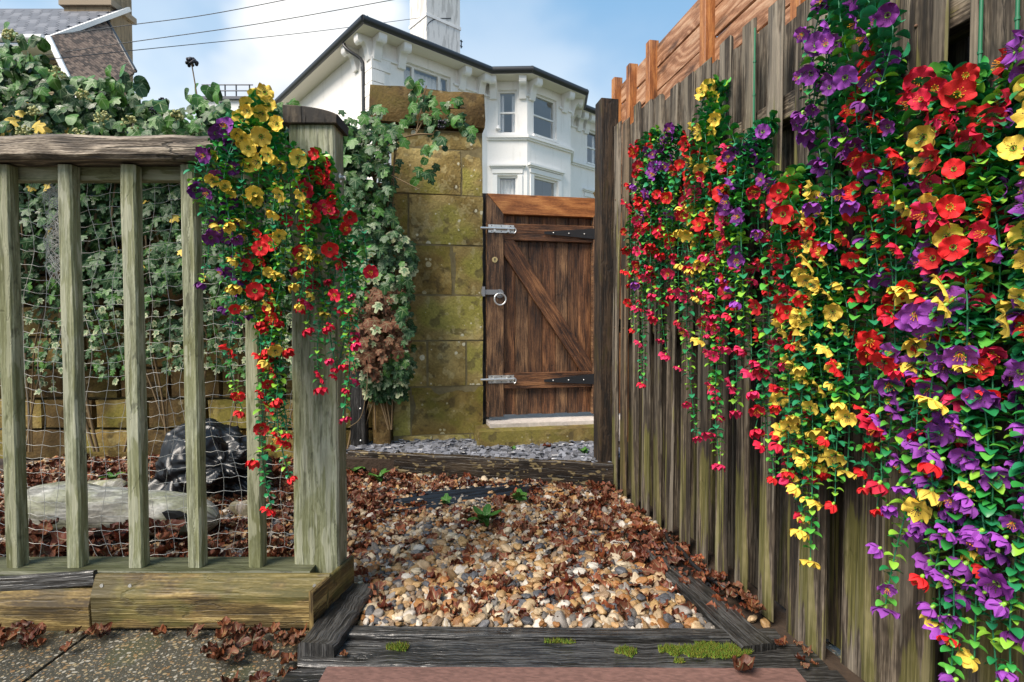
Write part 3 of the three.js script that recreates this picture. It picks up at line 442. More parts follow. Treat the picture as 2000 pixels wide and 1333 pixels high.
// ---------------------------------------------------------------- palisade fence on the right
{
  const F = thing('palisade_fence', 'tall weathered palisade fence of upright boards on two sides', 'fence', [0.646, 0.0, -2.985], YAW);
  const nailG = new THREE.SphereGeometry(0.0042, 7, 5), nailM = std({ color: new THREE.Color(0.16, 0.09, 0.055), roughness: 0.8, metalness: 0.3 });
  const topY = (s) => 2.19 + 0.105 * s;
  const board = (s0, s1, layer, mat, dx = 0) => {
    const w = s0 - s1, s = (s0 + s1) / 2, h = topY(s) + rr(-0.035, 0.035) - 0.02 - (layer ? -0.03 : 0);
    const g = beam('y', h, layer ? 0.02 : 0.014, w, { seg: 5, jit: 0.003, ch: 0.004, tw: 0.55, th: 2.3, v0: 0.005, top: rr(-0.02, 0.02) });
    const bd = part(F, layer ? 'back_board' : 'board', g, mat, [layer ? 0.115 : 0.008 + dx + rr(-0.004, 0.004), 0.02 + h / 2, -s], [0, 0, rr(-0.004, 0.004)]);
    if (!layer) for (const y of [1.02, 1.75]) part(bd, 'nail_head', nailG, nailM, [-0.008, y - 0.02 - h / 2 + rr(-0.02, 0.02), rr(-0.015, 0.015)]);
  };
  for (let s = 0.24; s > -1.28; s -= 0.138) { const w = rr(0.068, 0.084); board(s, s - w, 0, M.fence[Math.floor(R() * 2.99)]); }
  for (let s = 0.24; s > -3.1; s -= 0.132) board(s, s - 0.127, 1, M.fence[1]);
  for (const [a, b] of [[-1.335, -1.436], [-1.63, -1.775], [-1.825, -1.97], [-2.03, -2.15], [-2.23, -2.35], [-2.43, -2.55], [-2.63, -2.75], [-2.83, -2.95], [-3.03, -3.15]]) board(a, b, 0, M.fence[Math.floor(R() * 2.99)]);
  board(-1.452, -1.606, 0, M.fence[0], 0.045);
  for (const y of [1.02, 1.75]) part(F, 'rail', beam('z', 3.5, 0.075, 0.08, { seg: 4 }), M.fence[1], [0.0635, y, 1.45]);
  const p = thing('fence_end_post', 'square dark post at the gate end of the palisade fence', 'post', yard(-0.005, 0.1, -0.335), YAW); part(p, 'timber', beam('y', 2.28, 0.11, 0.11, { seg: 6, ch: 0.005 }), mapped(tFence, 0.004, { color: 0x7d6a58 }), [0.0, 1.14, 0]);
}
// neighbour's slatted screen above it
{
  const N = thing('slatted_screen', 'new orange larch screen of horizontal slats rising behind the palisade fence', 'fence', yard(0.45, 0.0, 0), YAW);
  const posts = [1.25, 0.96, 0.63, -0.06, -0.78, -1.5, -2.2];
  posts.forEach((s, i) => part(N, 'post', beam('y', 2.93 - 0.02 * (i > 2), 0.07, 0.06, { ch: 0.004 }), M.orange, [-0.02, 1.465 + (i < 1 ? 0.03 : 0), -s]));
  for (let i = 0; i + 1 < posts.length; i++) { const a = posts[i] - 0.032, b = posts[i + 1] + 0.032; for (let k = 0; k < 6; k++) part(N, 'slat', beam('z', a - b, 0.02, 0.149, { ch: 0.003, seg: 2 }), M.larch, [0.012, 2.83 - k * 0.158 + rr(-0.003, 0.003), -(a + b) / 2]); }
}
// ---------------------------------------------------------------- balustrade on the left
{
  const Bl = thing('balustrade', 'green stained timber balustrade with a dark weathered handrail', 'railing', [-1.7, 0, -1.87]);
  const X = (x) => x + 1.7;
  part(Bl, 'handrail', beam('x', 2.3, 0.078, 0.13, { seg: 26, jit: 0.006, ch: 0.012, tw: 0.4, th: 0.9 }), M.rail, [X(-1.92), 1.617, 0.015]);
  part(Bl, 'under_rail', beam('x', 2.3, 0.05, 0.04, { seg: 6 }), M.green2, [X(-1.92), 1.554, -0.035]);
  part(Bl, 'bottom_rail', beam('x', 2.5, 0.085, 0.13, { seg: 14, jit: 0.004, ch: 0.008 }), mapped(tGreen, 0.004, { color: 0x8d8f7c, roughness: 0.6 }), [X(-1.94), 0.143, 0.0]);
  for (const x of [-2.62, -2.40, -2.19, -1.974, -1.758, -1.545, -1.331, -1.127, -0.916]) part(Bl, 'baluster', beam('y', 1.385, 0.050, 0.045, { seg: 12, jit: 0.0022, ch: 0.006 }), R() < 0.5 ? M.green : M.green2, [X(x + 0.026), 0.878, 0.012], [0, rr(-0.04, 0.04), 0]);
  const po = part(Bl, 'newel_post', beam('y', 1.68, 0.158, 0.1, { seg: 14, jit: 0.003, ch: 0.006 }), M.green, [X(-0.686), 0.875, -0.04]);
  const cs = new THREE.Shape(); cs.moveTo(-0.088, 0); cs.lineTo(0.088, 0); cs.lineTo(0.09, 0.024); cs.bezierCurveTo(0.05, 0.046, -0.05, 0.056, -0.09, 0.056); cs.lineTo(-0.088, 0);
  part(po, 'post_cap', new THREE.ExtrudeGeometry(cs, { depth: 0.124, bevelEnabled: true, bevelSize: 0.004, bevelThickness: 0.004, bevelSegments: 2, curveSegments: 10 }).translate(0, 0, -0.062), std({ map: tRail.map, bumpMap: tRail.bump, bumpScale: 0.006, color: 0x8a8478, roughness: 0.75 }), [0.0, 0.84, 0]);
  part(po, 'coach_bolt', merge([new THREE.CylinderGeometry(0.016, 0.016, 0.003, 14).rotateZ(Math.PI / 2), new THREE.CylinderGeometry(0.009, 0.009, 0.02, 6).rotateZ(Math.PI / 2).translate(0.008, 0, 0)]), M.steel, [0.0805, 0.67, 0.0]);
  const fas = (L, prof, name, x, y, rz) => { const g = new THREE.ExtrudeGeometry(new THREE.Shape(prof.map((p) => new THREE.Vector2(...p))), { depth: L, steps: 8, bevelEnabled: true, bevelSize: 0.002, bevelThickness: 0.002, bevelSegments: 1 }).rotateY(Math.PI / 2), u = g.attributes.uv, p = g.attributes.position, o = R(); for (let i = 0; i < u.count; i++) u.setXY(i, o + (p.getY(i) + p.getZ(i)) / 0.4, o + p.getX(i)); return part(Bl, name, g, M.fascia, [x, y, 0], [0, 0, rz]); };
  // section runs (distance in front, height)
  const f1 = fas(0.79, [[-0.076, 0.012], [-0.096, 0.012], [-0.102, 0.118], [-0.078, 0.182], [-0.070, 0.182]], 'fascia_board', X(-1.408), 0.0, 0);
  const f2 = fas(1.4, [[-0.076, 0.006], [-0.092, 0.006], [-0.098, 0.098], [-0.080, 0.150], [-0.070, 0.150]], 'fascia_board', X(-2.82), -0.004, -0.008);
  for (const x of [0.03, 0.125, 0.745]) part(f1, 'screw_head', new THREE.CylinderGeometry(0.006, 0.006, 0.004, 10).rotateX(Math.PI / 2), M.steel, [x, 0.152, 0.092]);
  part(f2, 'knot', new THREE.SphereGeometry(0.016, 12, 6).scale(1.3, 0.8, 0.2), M.sleeper, [0.92, 0.11, 0.095]);
  part(Bl, 'end_board', beam('z', 0.27, 0.014, 0.165, { seg: 4, jit: 0.002 }), M.fascia, [X(-0.615), 0.095, 0.05], [0, -0.2, 0]);
  part(Bl, 'filler_strip', beam('x', 0.5, 0.05, 0.02, { seg: 4 }), M.sleeper, [X(-1.66), 0.155, 0.076], [0, 0, 0.07]);
}
// netting behind the balusters, with a bunched slack length
{
  const L = [], seg = (a, b) => { const d = new THREE.Vector3().subVectors(b, a), g = new THREE.CylinderGeometry(0.0009, 0.0009, d.length(), 3, 1, true); g.applyQuaternion(new THREE.Quaternion().setFromUnitVectors(new THREE.Vector3(0, 1, 0), d.normalize())); g.translate((a.x + b.x) / 2, (a.y + b.y) / 2, (a.z + b.z) / 2); L.push(g); };
  const nx = 36, ny = 27, V = [];
  for (let i = 0; i <= nx; i++) { V.push([]); for (let j = 0; j <= ny; j++) { let x = -2.75 + i * 0.058, y = 0.2 + j * 0.051; const pull = Math.exp(-(((x + 1.62) / 0.16) ** 2)) * smooth(0.95, 1.5, y); x += (-1.60 - x) * 0.62 * pull; y += 0.02 * Math.sin(x * 5) + 0.012 * (n3(i * 0.6, j * 0.6, 0, 11) - 0.5) - 0.035 * pull; x += 0.03 * (n3(i * 0.35, j * 0.3, 3, 12) - 0.5); V[i].push(new THREE.Vector3(x + 0.012 * Math.sin(j * 0.8 + i), y, -1.935 + 0.03 * (n3(i * 0.4, j * 0.3, 9, 13) - 0.5))); } }
  const half = (a, b) => { const m = a.clone().lerp(b, 0.5); m.y -= 0.004 + 0.003 * R(); m.x += 0.002 * (R() - 0.5); seg(a, m); seg(m, b); };
  for (let i = 0; i <= nx; i++) for (let j = 0; j <= ny; j++) { if (i < nx) half(V[i][j], V[i + 1][j]); if (j < ny) half(V[i][j], V[i][j + 1]); }
  for (let k = 0; k < 26; k++) { let p = new THREE.Vector3(-1.66 + rr(0, 0.13), 1.53, -1.93); for (let j = 0; j < 9; j++) { const q = new THREE.Vector3(-1.63 + rr(-0.045, 0.055) * (1 - j * 0.03), p.y - rr(0.02, 0.055), -1.93 + rr(-0.012, 0.012)); seg(p, q); p = q; } }
  single('garden_netting', mergeGeometries(L), std({ color: new THREE.Color(0.58, 0.57, 0.53), roughness: 0.7 }), 'white string garden netting stretched behind the balusters', 'netting');
}
// ---------------------------------------------------------------- timbers round the gravel
single('retaining_timber', beam('x', 1.72, 0.15, 0.05, { seg: 18, jit: 0.003, ch: 0.005 }), mapped(tRetain, 0.004, { roughness: 0.5, color: 0xb0a698 }), 'dark retaining timber with pale flecks holding back the slate chips', 'timber', [-0.235, 0.118, -3.375], -YAW).rotation.z = 0;
single('kerb_board', beam('x', 1.37, 0.085, 0.05, { seg: 12, jit: 0.002, ch: 0.004 }), M.sleeper, 'thin dark board edging the front of the gravel', 'timber', [0.155, 0.012, -1.678], -0.012);
single('step_plank', beam('x', 1.54, 0.06, 0.125, { seg: 40, jit: 0.004, ch: 0.006 }), M.sleeper, 'wet black plank with moss tufts, beside the gravel edging', 'timber', [0.145, 0.008, -1.588], -0.008);
single('step_plank', beam('x', 1.58, 0.06, 0.30, { seg: 30, jit: 0.003, ch: 0.006 }), M.sleeper, 'wet black plank lying under the doormat', 'timber', [0.145, 0.004, -1.375], -0.005);
single('side_sleeper', beam('z', 0.37, 0.115, 0.085, { seg: 14, jit: 0.006, ch: 0.008 }), M.sleeper, 'split black sleeper end beside the newel post', 'timber', [-0.568, 0.036, -1.755], -0.08);
single('fence_kerb', beam('z', 0.9, 0.115, 0.09, { seg: 14, jit: 0.004, ch: 0.006 }), M.sleeper, 'dark kerb timber running along the palisade fence', 'timber', yard(-0.165, 0.012, 0.93), YAW);
{
  const g = new THREE.BoxGeometry(1.34, 0.012, 0.55, 60, 1, 20), p = g.attributes.position; for (let i = 0; i < p.count; i++) p.setY(i, p.getY(i) + 0.0012 * (n3(p.getX(i) * 90, p.getZ(i) * 90, 0) - 0.5)); g.computeVertexNormals();
  const t = tex(256, 256, (u, v) => { const f = fbm(u, v, 100, 100, 2, 601), b = fbm(u, v, 5, 5, 3, 605), k = 0.75 + 0.5 * (f - 0.5) + 0.25 * (b - 0.5); return [0.20 * k, 0.105 * k, 0.085 * k, f]; });
  single('doormat', g, mapped(t, 0.002, { roughness: 0.95 }), 'flat reddish brown doormat on the black plank', 'doormat', [0.138, 0.0425, -1.232], -0.005);
}
// ---------------------------------------------------------------- leaf shapes
function polarLeaf(lobe, rings, seg, zf, size = 1) {
  const pos = [], uv = [], idx = [];
  pos.push(0, 0, [zf(0, 0)].flat().at(-1) * size); uv.push(0.5, 0.3);
  for (let r = 1; r <= rings; r++) for (let k = 0; k < seg; k++) { const a = k / seg * 6.28318, rad = lobe(a) * r / rings, x = rad * Math.cos(a), y = rad * Math.sin(a), o = zf(x, y, r / rings, a); const w = Array.isArray(o) ? o : [x, y, o]; pos.push(w[0] * size, w[1] * size, w[2] * size); uv.push(0.5 + x / 2, 0.3 + y * 0.7); }
  for (let k = 0; k < seg; k++) idx.push(0, 1 + k, 1 + (k + 1) % seg);
  for (let r = 1; r < rings; r++) for (let k = 0; k < seg; k++) { const a = 1 + (r - 1) * seg + k, b = 1 + (r - 1) * seg + (k + 1) % seg; idx.push(a, a + seg, b, b, a + seg, b + seg); }
  return geo(pos, uv, idx);
}
const lobeFn = (sharp, base) => (a) => { let r = base; for (const [b, l] of LOBES) { let d = Math.abs(a - b); d = Math.min(d, Math.abs(6.28318 - d), Math.abs(d - 6.28318)); r = Math.max(r, l * Math.pow(Math.max(0, Math.cos(Math.min(1.57, d * sharp))), 0.8)); } return r; };
// ivy: a V fold along each leaf, drooping tip; origin at the stalk
const ivyGeo = [0, 1, 2].map((i) => { const g = polarLeaf(lobeFn(1.9 + 0.3 * i, 0.36), 2, 18, (x, y) => -0.16 * y * y - 0.10 * Math.abs(x) + 0.05 * Math.sin(4 * x + i * 2) * y + 0.04 * Math.cos(7 * y + i)); g.translate(0, 0.12, 0); return g; });
const roundGeo = [0, 1].map((i) => { const g = polarLeaf((a) => { let d = Math.abs(a - Math.PI / 2); d = Math.min(d, 6.28318 - d); return 0.48 + 0.5 * Math.pow(Math.max(0, Math.cos(Math.min(1.57, d * 1.1))), 1.6); }, 2, 14, (x, y) => -0.2 * y * y + 0.14 * Math.abs(x) + 0.06 * Math.sin(5 * y + i * 2)); g.translate(0, 0.15, 0); return g; });
const deadGeo = [0, 1, 2, 3, 4, 5].map((i) => polarLeaf(lobeFn(2.0, 0.4), 5, 26, (x, y, r = 0, a = 0) => {
  const c = 1.3 + 0.5 * i, q = i * 13.7, n = n3(x * 3 + 20 + q, y * 3 + 20, 0, 5) - 0.5, m = n3(x * 7 + 20 + q, y * 7 + 30, 0, 6) - 0.5, rid = Math.abs(Math.sin(a * 2.5 + 0.6 * i));
  const bend = r * r * c * 0.22; return [x * (1 - 0.32 * bend) + 0.1 * n, y * (1 - 0.42 * bend) + 0.1 * m, 0.30 * bend + 0.42 * n * r + 0.26 * m * r + 0.14 * rid * r];
}).rotateX(-Math.PI / 2));
const leafMat = (t, o) => new THREE.MeshPhysicalMaterial({ map: t.map, bumpMap: t.bump, bumpScale: 0.002, roughness: 0.45, specularIntensity: 0.6, ...o });
const MI = { dark: leafMat(tIvyDark), dark2: leafMat(tIvyDark, { color: 0xffffd0, roughness: 0.3 }), mid: leafMat(tIvyMid, { roughness: 0.42 }), vari: leafMat(tIvyVar, { roughness: 0.5 }), yellow: leafMat(tIvyYel, { roughness: 0.6 }), dead: leafMat(tDead2, { roughness: 0.75 }), dead2: leafMat(tDead, { roughness: 0.55 }) };
const ivyStem = std({ color: new THREE.Color(0.16, 0.11, 0.055), roughness: 0.85 });
// ivy plant: leaves listed largest first; the first 300 are parts, the others one mass per tone
function ivyPlant(name, label, pos, leaves, stems) {
  const o = thing(name, label, 'ivy', pos), rest = {};
  for (const s of stems) part(o, 'stem', tube(s.p, s.r, s.n || 20, 5), ivyStem);
  const mat = new THREE.Matrix4(), d = new THREE.Object3D();
  leaves.sort((a, b) => b.front - a.front || b.s - a.s);
  leaves.forEach((l, i) => {
    const g = (l.round ? roundGeo : ivyGeo)[Math.floor(l.k * (l.round ? 1.99 : 2.99))];
    d.position.set(...l.p); d.scale.setScalar(l.s); d.up.set(0, 1, 0);
    d.lookAt(l.p[0] + l.n[0], l.p[1] + l.n[1], l.p[2] + l.n[2]); d.rotateZ(l.spin); d.updateMatrix();
    if (i < 300) { const m = part(o, 'leaf', g, MI[l.m]); m.position.copy(d.position); m.quaternion.copy(d.quaternion); m.scale.copy(d.scale); }
    else (rest[l.m] ??= []).push(g.clone().applyMatrix4(d.matrix));
  });
  for (const k in rest) { const m = part(o, 'foliage', mergeGeometries(rest[k]), MI[k]); m.userData.kind = 'stuff'; }
  return o;
}
{
  // over the garden wall
  const prof = [[-4.0, 2.92], [-3.28, 2.90], [-3.08, 2.88], [-2.92, 2.66], [-2.65, 2.64], [-2.43, 2.60], [-2.30, 2.48], [-2.14, 2.53], [-1.9, 2.50], [-1.71, 2.48], [-1.4, 2.44], [-1.1, 2.36]];
  const top = (x) => { for (let i = 0; i + 1 < prof.length; i++) if (x < prof[i + 1][0]) return lerp(prof[i][1], prof[i + 1][1], clamp((x - prof[i][0]) / (prof[i + 1][0] - prof[i][0]))); return 2.3; };
  const L = [], O = [-2.4, 0.05, -3.9];
  for (let k = 0; k < 7000; k++) {
    const x = rr(-3.9, -1.05), t = top(x) - 0.04 + 0.10 * (n3(x * 6 + 30, 2, 0, 8) - 0.5), low = 0.46 + 0.38 * n3(x * 1.8 + 40, 3, 0, 9), y = lerp(low, t, Math.pow(R(), 0.85));
    if (y < 0.75 && R() < 0.3 || y < 1.9 && n3(x * 5 + 60, y * 5 + 60, 0, 71) < 0.22) continue;
    const up = smooth(1.9, 2.3, y), bulge = 0.20 * n3(x * 2.3 + 30, y * 2.3 + 30, 0, 14) + 0.22 * up, dep = R(), z = -3.80 + bulge * (0.35 + 0.65 * dep) + 0.12 * dep - (y > 2.2 ? rr(0, 0.25) : 0);
    const s = (y > 1.9 ? rr(0.042, 0.080) : y > 1.2 ? rr(0.034, 0.068) : rr(0.024, 0.046)), q = R();
    let m = y > 1.95 ? (q < 0.36 ? 'dark' : q < 0.58 ? 'dark2' : 'mid') : y > 1.25 ? (q < 0.74 ? 'dark' : q < 0.92 ? 'dark2' : q < 0.98 ? 'mid' : 'yellow') : (q < 0.5 ? 'dark' : q < 0.82 ? 'vari' : 'mid');
    const yl = x < -2.95 && y > 2.15 && y < 2.5 && R() < 0.16; if (yl) m = 'yellow';
    L.push({ p: [x - O[0], y - O[1], z - O[2]], s, n: [rr(-0.55, 0.55), rr(-0.15, 0.8), 1], spin: Math.PI + rr(-0.8, 0.8), k: R(), m, front: dep > 0.72 ? 1 : 0, round: y > 2.0 && !yl && R() < 0.45 });
  }
  for (const [cx, cy] of [[-2.02, 2.5], [-3.2, 2.86], [-2.5, 2.6]]) for (let k = 0; k < 14; k++) L.push({ p: [cx + rr(-0.12, 0.12) - O[0], cy + rr(-0.1, 0.12) - O[1], -3.55 + rr(-0.05, 0.05) - O[2]], s: rr(0.05, 0.08), n: [rr(-1, 1), rr(-0.3, 0.6), 1], spin: Math.PI + rr(-0.9, 0.9), k: R(), m: R() < 0.6 ? 'mid' : 'dark', front: 1, round: true });
  const S = []; for (let k = 0; k < 26; k++) { const x = rr(-1.5, 1.3), p = []; let xx = x; for (let j = 0; j < 6; j++) { p.push([xx, 0.08 + j * 0.4, 0.14 + 0.03 * j * R()]); xx += rr(-0.12, 0.12); } S.push({ p, r: rr(0.004, 0.011) }); }
  S.push({ p: [[0.36, 2.2, 0.3], [0.34, 2.45, 0.33], [0.31, 2.68, 0.34]], r: 0.004 });
  const o = ivyPlant('wall_ivy', 'dense dark green ivy smothering the stone wall behind the balustrade', O, L, S);
  const berry = std({ color: new THREE.Color(0.012, 0.012, 0.02), roughness: 0.5 }), bud = std({ color: new THREE.Color(0.36, 0.36, 0.14), roughness: 0.7 });
  const umbel = (x, y, z, r, n, m, br) => { const l = []; for (let k = 0; k < n; k++) { const a = rr(0, 6.28), e = rr(-0.5, 1.4), d = new THREE.Vector3(Math.cos(a) * Math.cos(e), Math.sin(e), Math.sin(a) * Math.cos(e)).multiplyScalar(r * rr(0.75, 1)); l.push(new THREE.SphereGeometry(br, 7, 5).translate(d.x, d.y, d.z)); const st = new THREE.CylinderGeometry(0.0012, 0.0012, d.length(), 3, 1, true); st.applyQuaternion(new THREE.Quaternion().setFromUnitVectors(new THREE.Vector3(0, 1, 0), d.clone().normalize())); st.translate(d.x / 2, d.y / 2, d.z / 2); l.push(st); } part(o, 'umbel', mergeGeometries(l), m, [x - O[0], y - O[1], z - O[2]]); };
  umbel(-2.09, 2.73, -3.56, 0.034, 22, berry, 0.011);
  for (const [x, y] of [[-3.05, 2.78], [-3.22, 2.84], [-2.92, 2.32], [-2.78, 2.56], [-2.62, 2.42], [-2.5, 2.28], [-2.98, 2.2], [-2.34, 2.26], [-2.66, 2.18], [-2.05, 2.3]]) umbel(x, y, -3.33, rr(0.035, 0.055), 24, bud, 0.0075);
  for (const [x, y] of [[-2.24, 2.46], [-2.3, 2.4], [-1.86, 2.43]]) umbel(x, y, -3.5, 0.025, 14, berry, 0.007);
}
{
  const L = [], O = [-0.95, 0.14, -3.75], wid = [[2.45, -1.12, -0.82], [2.25, -1.12, -0.74], [2.0, -1.12, -0.80], [1.75, -1.10, -0.78], [1.5, -1.10, -0.64], [1.3, -1.08, -0.66], [1.0, -1.08, -0.66], [0.75, -1.06, -0.68], [0.52, -0.98, -0.74]];
  const edge = (y) => { for (let i = 0; i + 1 < wid.length; i++) if (y > wid[i + 1][0]) { const t = clamp((wid[i][0] - y) / (wid[i][0] - wid[i + 1][0])); return [lerp(wid[i][1], wid[i + 1][1], t), lerp(wid[i][2], wid[i + 1][2], t)]; } return [-0.98, -0.8]; };
  for (let k = 0; k < 1150; k++) {
    const y = lerp(0.52, 2.42, R()), [a, b] = edge(y), x = lerp(a, b, R()), dep = R(), dead = y < 1.28 && y > 0.68 && x < -0.72 && n3(x * 5 + 30, y * 4 + 30, 0, 31) > 0.36, q = R(), upper = y > 1.75;
    if (upper && (R() < 0.35 || x > -0.74 && R() < 0.6)) continue;
    L.push({ p: [x - O[0], y - O[1], -3.72 + 0.30 * dep * smooth(0.4, 0.9, y) - O[2]], s: upper ? rr(0.038, 0.070) : rr(0.028, 0.066), n: [rr(-0.4, 0.6), rr(0, 0.7), 1], spin: Math.PI + rr(-0.7, 0.7), k: R(), m: dead && q < 0.85 ? 'dead' : upper ? (q < 0.45 ? 'dark' : q < 0.75 ? 'dark2' : 'mid') : q < 0.55 ? 'dark' : q < 0.78 ? 'dark2' : q < 0.95 ? 'vari' : 'mid', front: dep > 0.5 ? 1 : 0 });
  }
  const spray = [[-0.75, 2.26], [-0.66, 2.34], [-0.6, 2.42], [-0.56, 2.52], [-0.53, 2.46], [-0.5, 2.34], [-0.47, 2.22], [-0.53, 2.12], [-0.58, 2.02], [-0.42, 2.40], [-0.36, 2.42], [-0.30, 2.36], [-0.29, 2.28], [-0.62, 2.55]];
  for (const [x, y] of spray) for (let k = 0; k < 6; k++) L.push({ p: [x + rr(-0.05, 0.05) - O[0], y + rr(-0.06, 0.05) - O[1], -3.5 + rr(-0.06, 0.05) - O[2]], s: rr(0.035, 0.07), n: [rr(-0.7, 0.7), rr(-0.1, 0.6), 1], spin: Math.PI + rr(-0.7, 0.7), k: R(), m: R() < 0.55 ? 'mid' : R() < 0.5 ? 'dark2' : 'dark', front: 1, round: R() < 0.3 });
  const W = (l) => l.map(([x, y, z]) => [x - O[0], y - O[1], z - O[2]]);
  const S = [{ p: W([[-1.05, 0.2, -3.7], [-1.0, 0.9, -3.66], [-0.95, 1.6, -3.64], [-0.9, 2.1, -3.6]]), r: 0.011 }, { p: W([[-0.92, 2.0, -3.6], [-0.8, 2.2, -3.55], [-0.62, 2.25, -3.5], [-0.5, 2.25, -3.5]]), r: 0.006 }, { p: W([[-0.62, 2.25, -3.5], [-0.55, 2.36, -3.5], [-0.44, 2.41, -3.5], [-0.3, 2.42, -3.5]]), r: 0.005 }, { p: W([[-0.62, 2.25, -3.5], [-0.58, 2.42, -3.5], [-0.55, 2.56, -3.5]]), r: 0.004 }, { p: W([[-0.88, 2.05, -3.55], [-0.7, 1.95, -3.5], [-0.6, 1.9, -3.5]]), r: 0.004 }, { p: W([[-0.92, 0.75, -3.42], [-0.93, 0.6, -3.42], [-0.98, 0.42, -3.44], [-1.06, 0.36, -3.46]]), r: 0.0025 }];
  for (let k = 0; k < 9; k++) S.push({ p: W([[rr(-1.05, -0.8), 0.3, -3.7], [rr(-1.05, -0.8), 0.9, -3.66], [rr(-1.05, -0.8), 1.5, -3.64], [rr(-1.05, -0.75), 2.2, -3.6]]), r: rr(0.003, 0.006) });
  const o = ivyPlant('pillar_ivy', 'bushy ivy with withered brown leaves climbing up beside the stone pillar', O, L, S);
  const bl = []; for (let k = 0; k < 16; k++) bl.push(new THREE.SphereGeometry(0.009, 7, 5).translate(rr(-0.025, 0.025), rr(-0.03, 0.03), rr(-0.02, 0.02))); part(o, 'berry_cluster', mergeGeometries(bl), std({ color: new THREE.Color(0.012, 0.012, 0.02), roughness: 0.5 }), [-0.45 - O[0], 2.29 - O[1], -3.47 - O[2]]);
}
// ---------------------------------------------------------------- pebbles, slate chips, dead leaves
function pebbleGeo(seed, ang) { const g0 = new THREE.IcosahedronGeometry(1, 3), g = mergeVertices(g0.deleteAttribute('normal').deleteAttribute('uv')), p = g.attributes.position, uv = []; for (let i = 0; i < p.count; i++) { let x = p.getX(i), y = p.getY(i), z = p.getZ(i); const k = 1 + 0.35 * (n3(x * 1.1 + 20 + seed, y * 1.1 + 20, z * 1.1, 3) - 0.5) + ang * (n3(x * 2.4 + 40 + seed, y * 2.4, z * 2.4 + 9, 4) - 0.5); uv.push(x * 0.35 + seed, z * 0.35 + y * 0.2); p.setXYZ(i, x * k, y * k, z * k); } g.setAttribute('uv', new THREE.Float32BufferAttribute(uv, 2)); g.computeVertexNormals(); return g; }
const pebbleG = [pebbleGeo(1, 0.25), pebbleGeo(5, 0.55), pebbleGeo(9, 0.9)];
const PC = [[0.42, 0.27, 0.13], [0.55, 0.41, 0.25], [0.60, 0.51, 0.37], [0.24, 0.225, 0.21], [0.10, 0.105, 0.12], [0.38, 0.18, 0.06], [0.62, 0.58, 0.52], [0.33, 0.235, 0.15], [0.47, 0.30, 0.13]];
const pebbleMat = std({ map: tNoise.map, bumpMap: tNoise.bump, bumpScale: 0.002, roughness: 0.42 }), sheetHole = (x, z) => { const u = (x + 0.25) * 0.96 + (z + 3.0) * -0.28, v = (x + 0.25) * 0.28 + (z + 3.0) * 0.96; return (u / 0.34) ** 2 + (v / 0.10) ** 2 < 1 + 0.8 * (n3(x * 8 + 30, z * 8 + 30, 0, 51) - 0.5); };
{
  const rows = [[], [], []], q = rng(333), D = new THREE.Object3D();
  const add = (x, z, lift) => {
    if (x > fenceX(z) - 0.01 || z < backZ(x) + 0.035 && x > -1.1 || z < -3.85 || z > -1.715) return;
    if (x > fenceX(z) - 0.24 && z > -2.5 && z < -1.55 && x > 0.5 && q() < 0.93) return;
    if (x < -0.5 && z > -1.98) return;
    if (sheetHole(x, z) && q() < 0.93) return;
    if (x < -0.9 && q() < 0.35) return;
    const s = (0.008 + 0.009 * q() * q() + (q() < 0.05 ? 0.006 : 0)) * lerp(1.12, 1, smooth(-1.8, -2.6, z)), k = Math.floor(q() * 2.99), c = PC[Math.floor(q() * PC.length)], b = 0.55 + 0.65 * q();
    D.position.set(x, gy(x, z) + lift + s * 0.25, z); D.rotation.set(q() * 0.7, q() * 6.28, q() * 0.7); D.scale.set(s * (1.1 + 0.7 * q()), s * (0.5 + 0.3 * q()), s * (0.8 + 0.4 * q())); D.updateMatrix();
    rows[k].push([D.matrix.clone(), new THREE.Color(c[0] * b * 1.12, c[1] * b * 1.08, c[2] * b * 1.05)]);
  };
  for (const [st, lift] of [[0.021, 0], [0.0225, 0.010]]) for (let x = -3.3; x < 1.0; x += st) for (let z = -3.85; z < -1.7; z += st) add(x + (q() - 0.5) * st * 1.1, z + (q() - 0.5) * st * 1.1, lift * (0.5 + q()));
  const G = new THREE.Group(); G.name = 'gravel'; scene.add(G); tag(G, 'tan and grey pebble gravel covering the bed', 'gravel', null, 'stuff');
  rows.forEach((r, i) => { const m = new THREE.InstancedMesh(pebbleG[i], pebbleMat, r.length); m.name = 'pebbles'; m.userData.kind = 'stuff'; r.forEach(([a, c], j) => { m.setMatrixAt(j, a); m.setColorAt(j, c); }); G.add(m); });
  // larger stones that lie on top
  const pm = PC.map((c) => std({ map: tNoise.map, bumpMap: tNoise.bump, bumpScale: 0.002, roughness: 0.42, color: new THREE.Color(...c.map((v) => v * 1.1)) }));
  for (let k = 0; k < 130; k++) { const z = lerp(-1.78, -2.55, Math.pow(q(), 1.3)), x = lerp(-0.42, fenceX(z) - 0.3, q()), s = 0.013 + 0.008 * q(), ci = Math.floor(q() * pm.length), nm = ['tan', 'buff', 'cream', 'grey', 'charcoal', 'rust brown', 'off-white', 'dull brown', 'ochre'][ci], m = single('pebble', pebbleG[k % 3], pm[ci], `large rounded ${nm} pebble lying on top of the gravel`, 'pebble', [x, gy(x, z) + 0.024, z], q() * 6.28, `large ${nm} pebbles on the gravel`); m.scale.set(s * (1.15 + 0.5 * q()), s * (0.55 + 0.2 * q()), s); m.rotation.z = 0.4 * (q() - 0.5); }
}
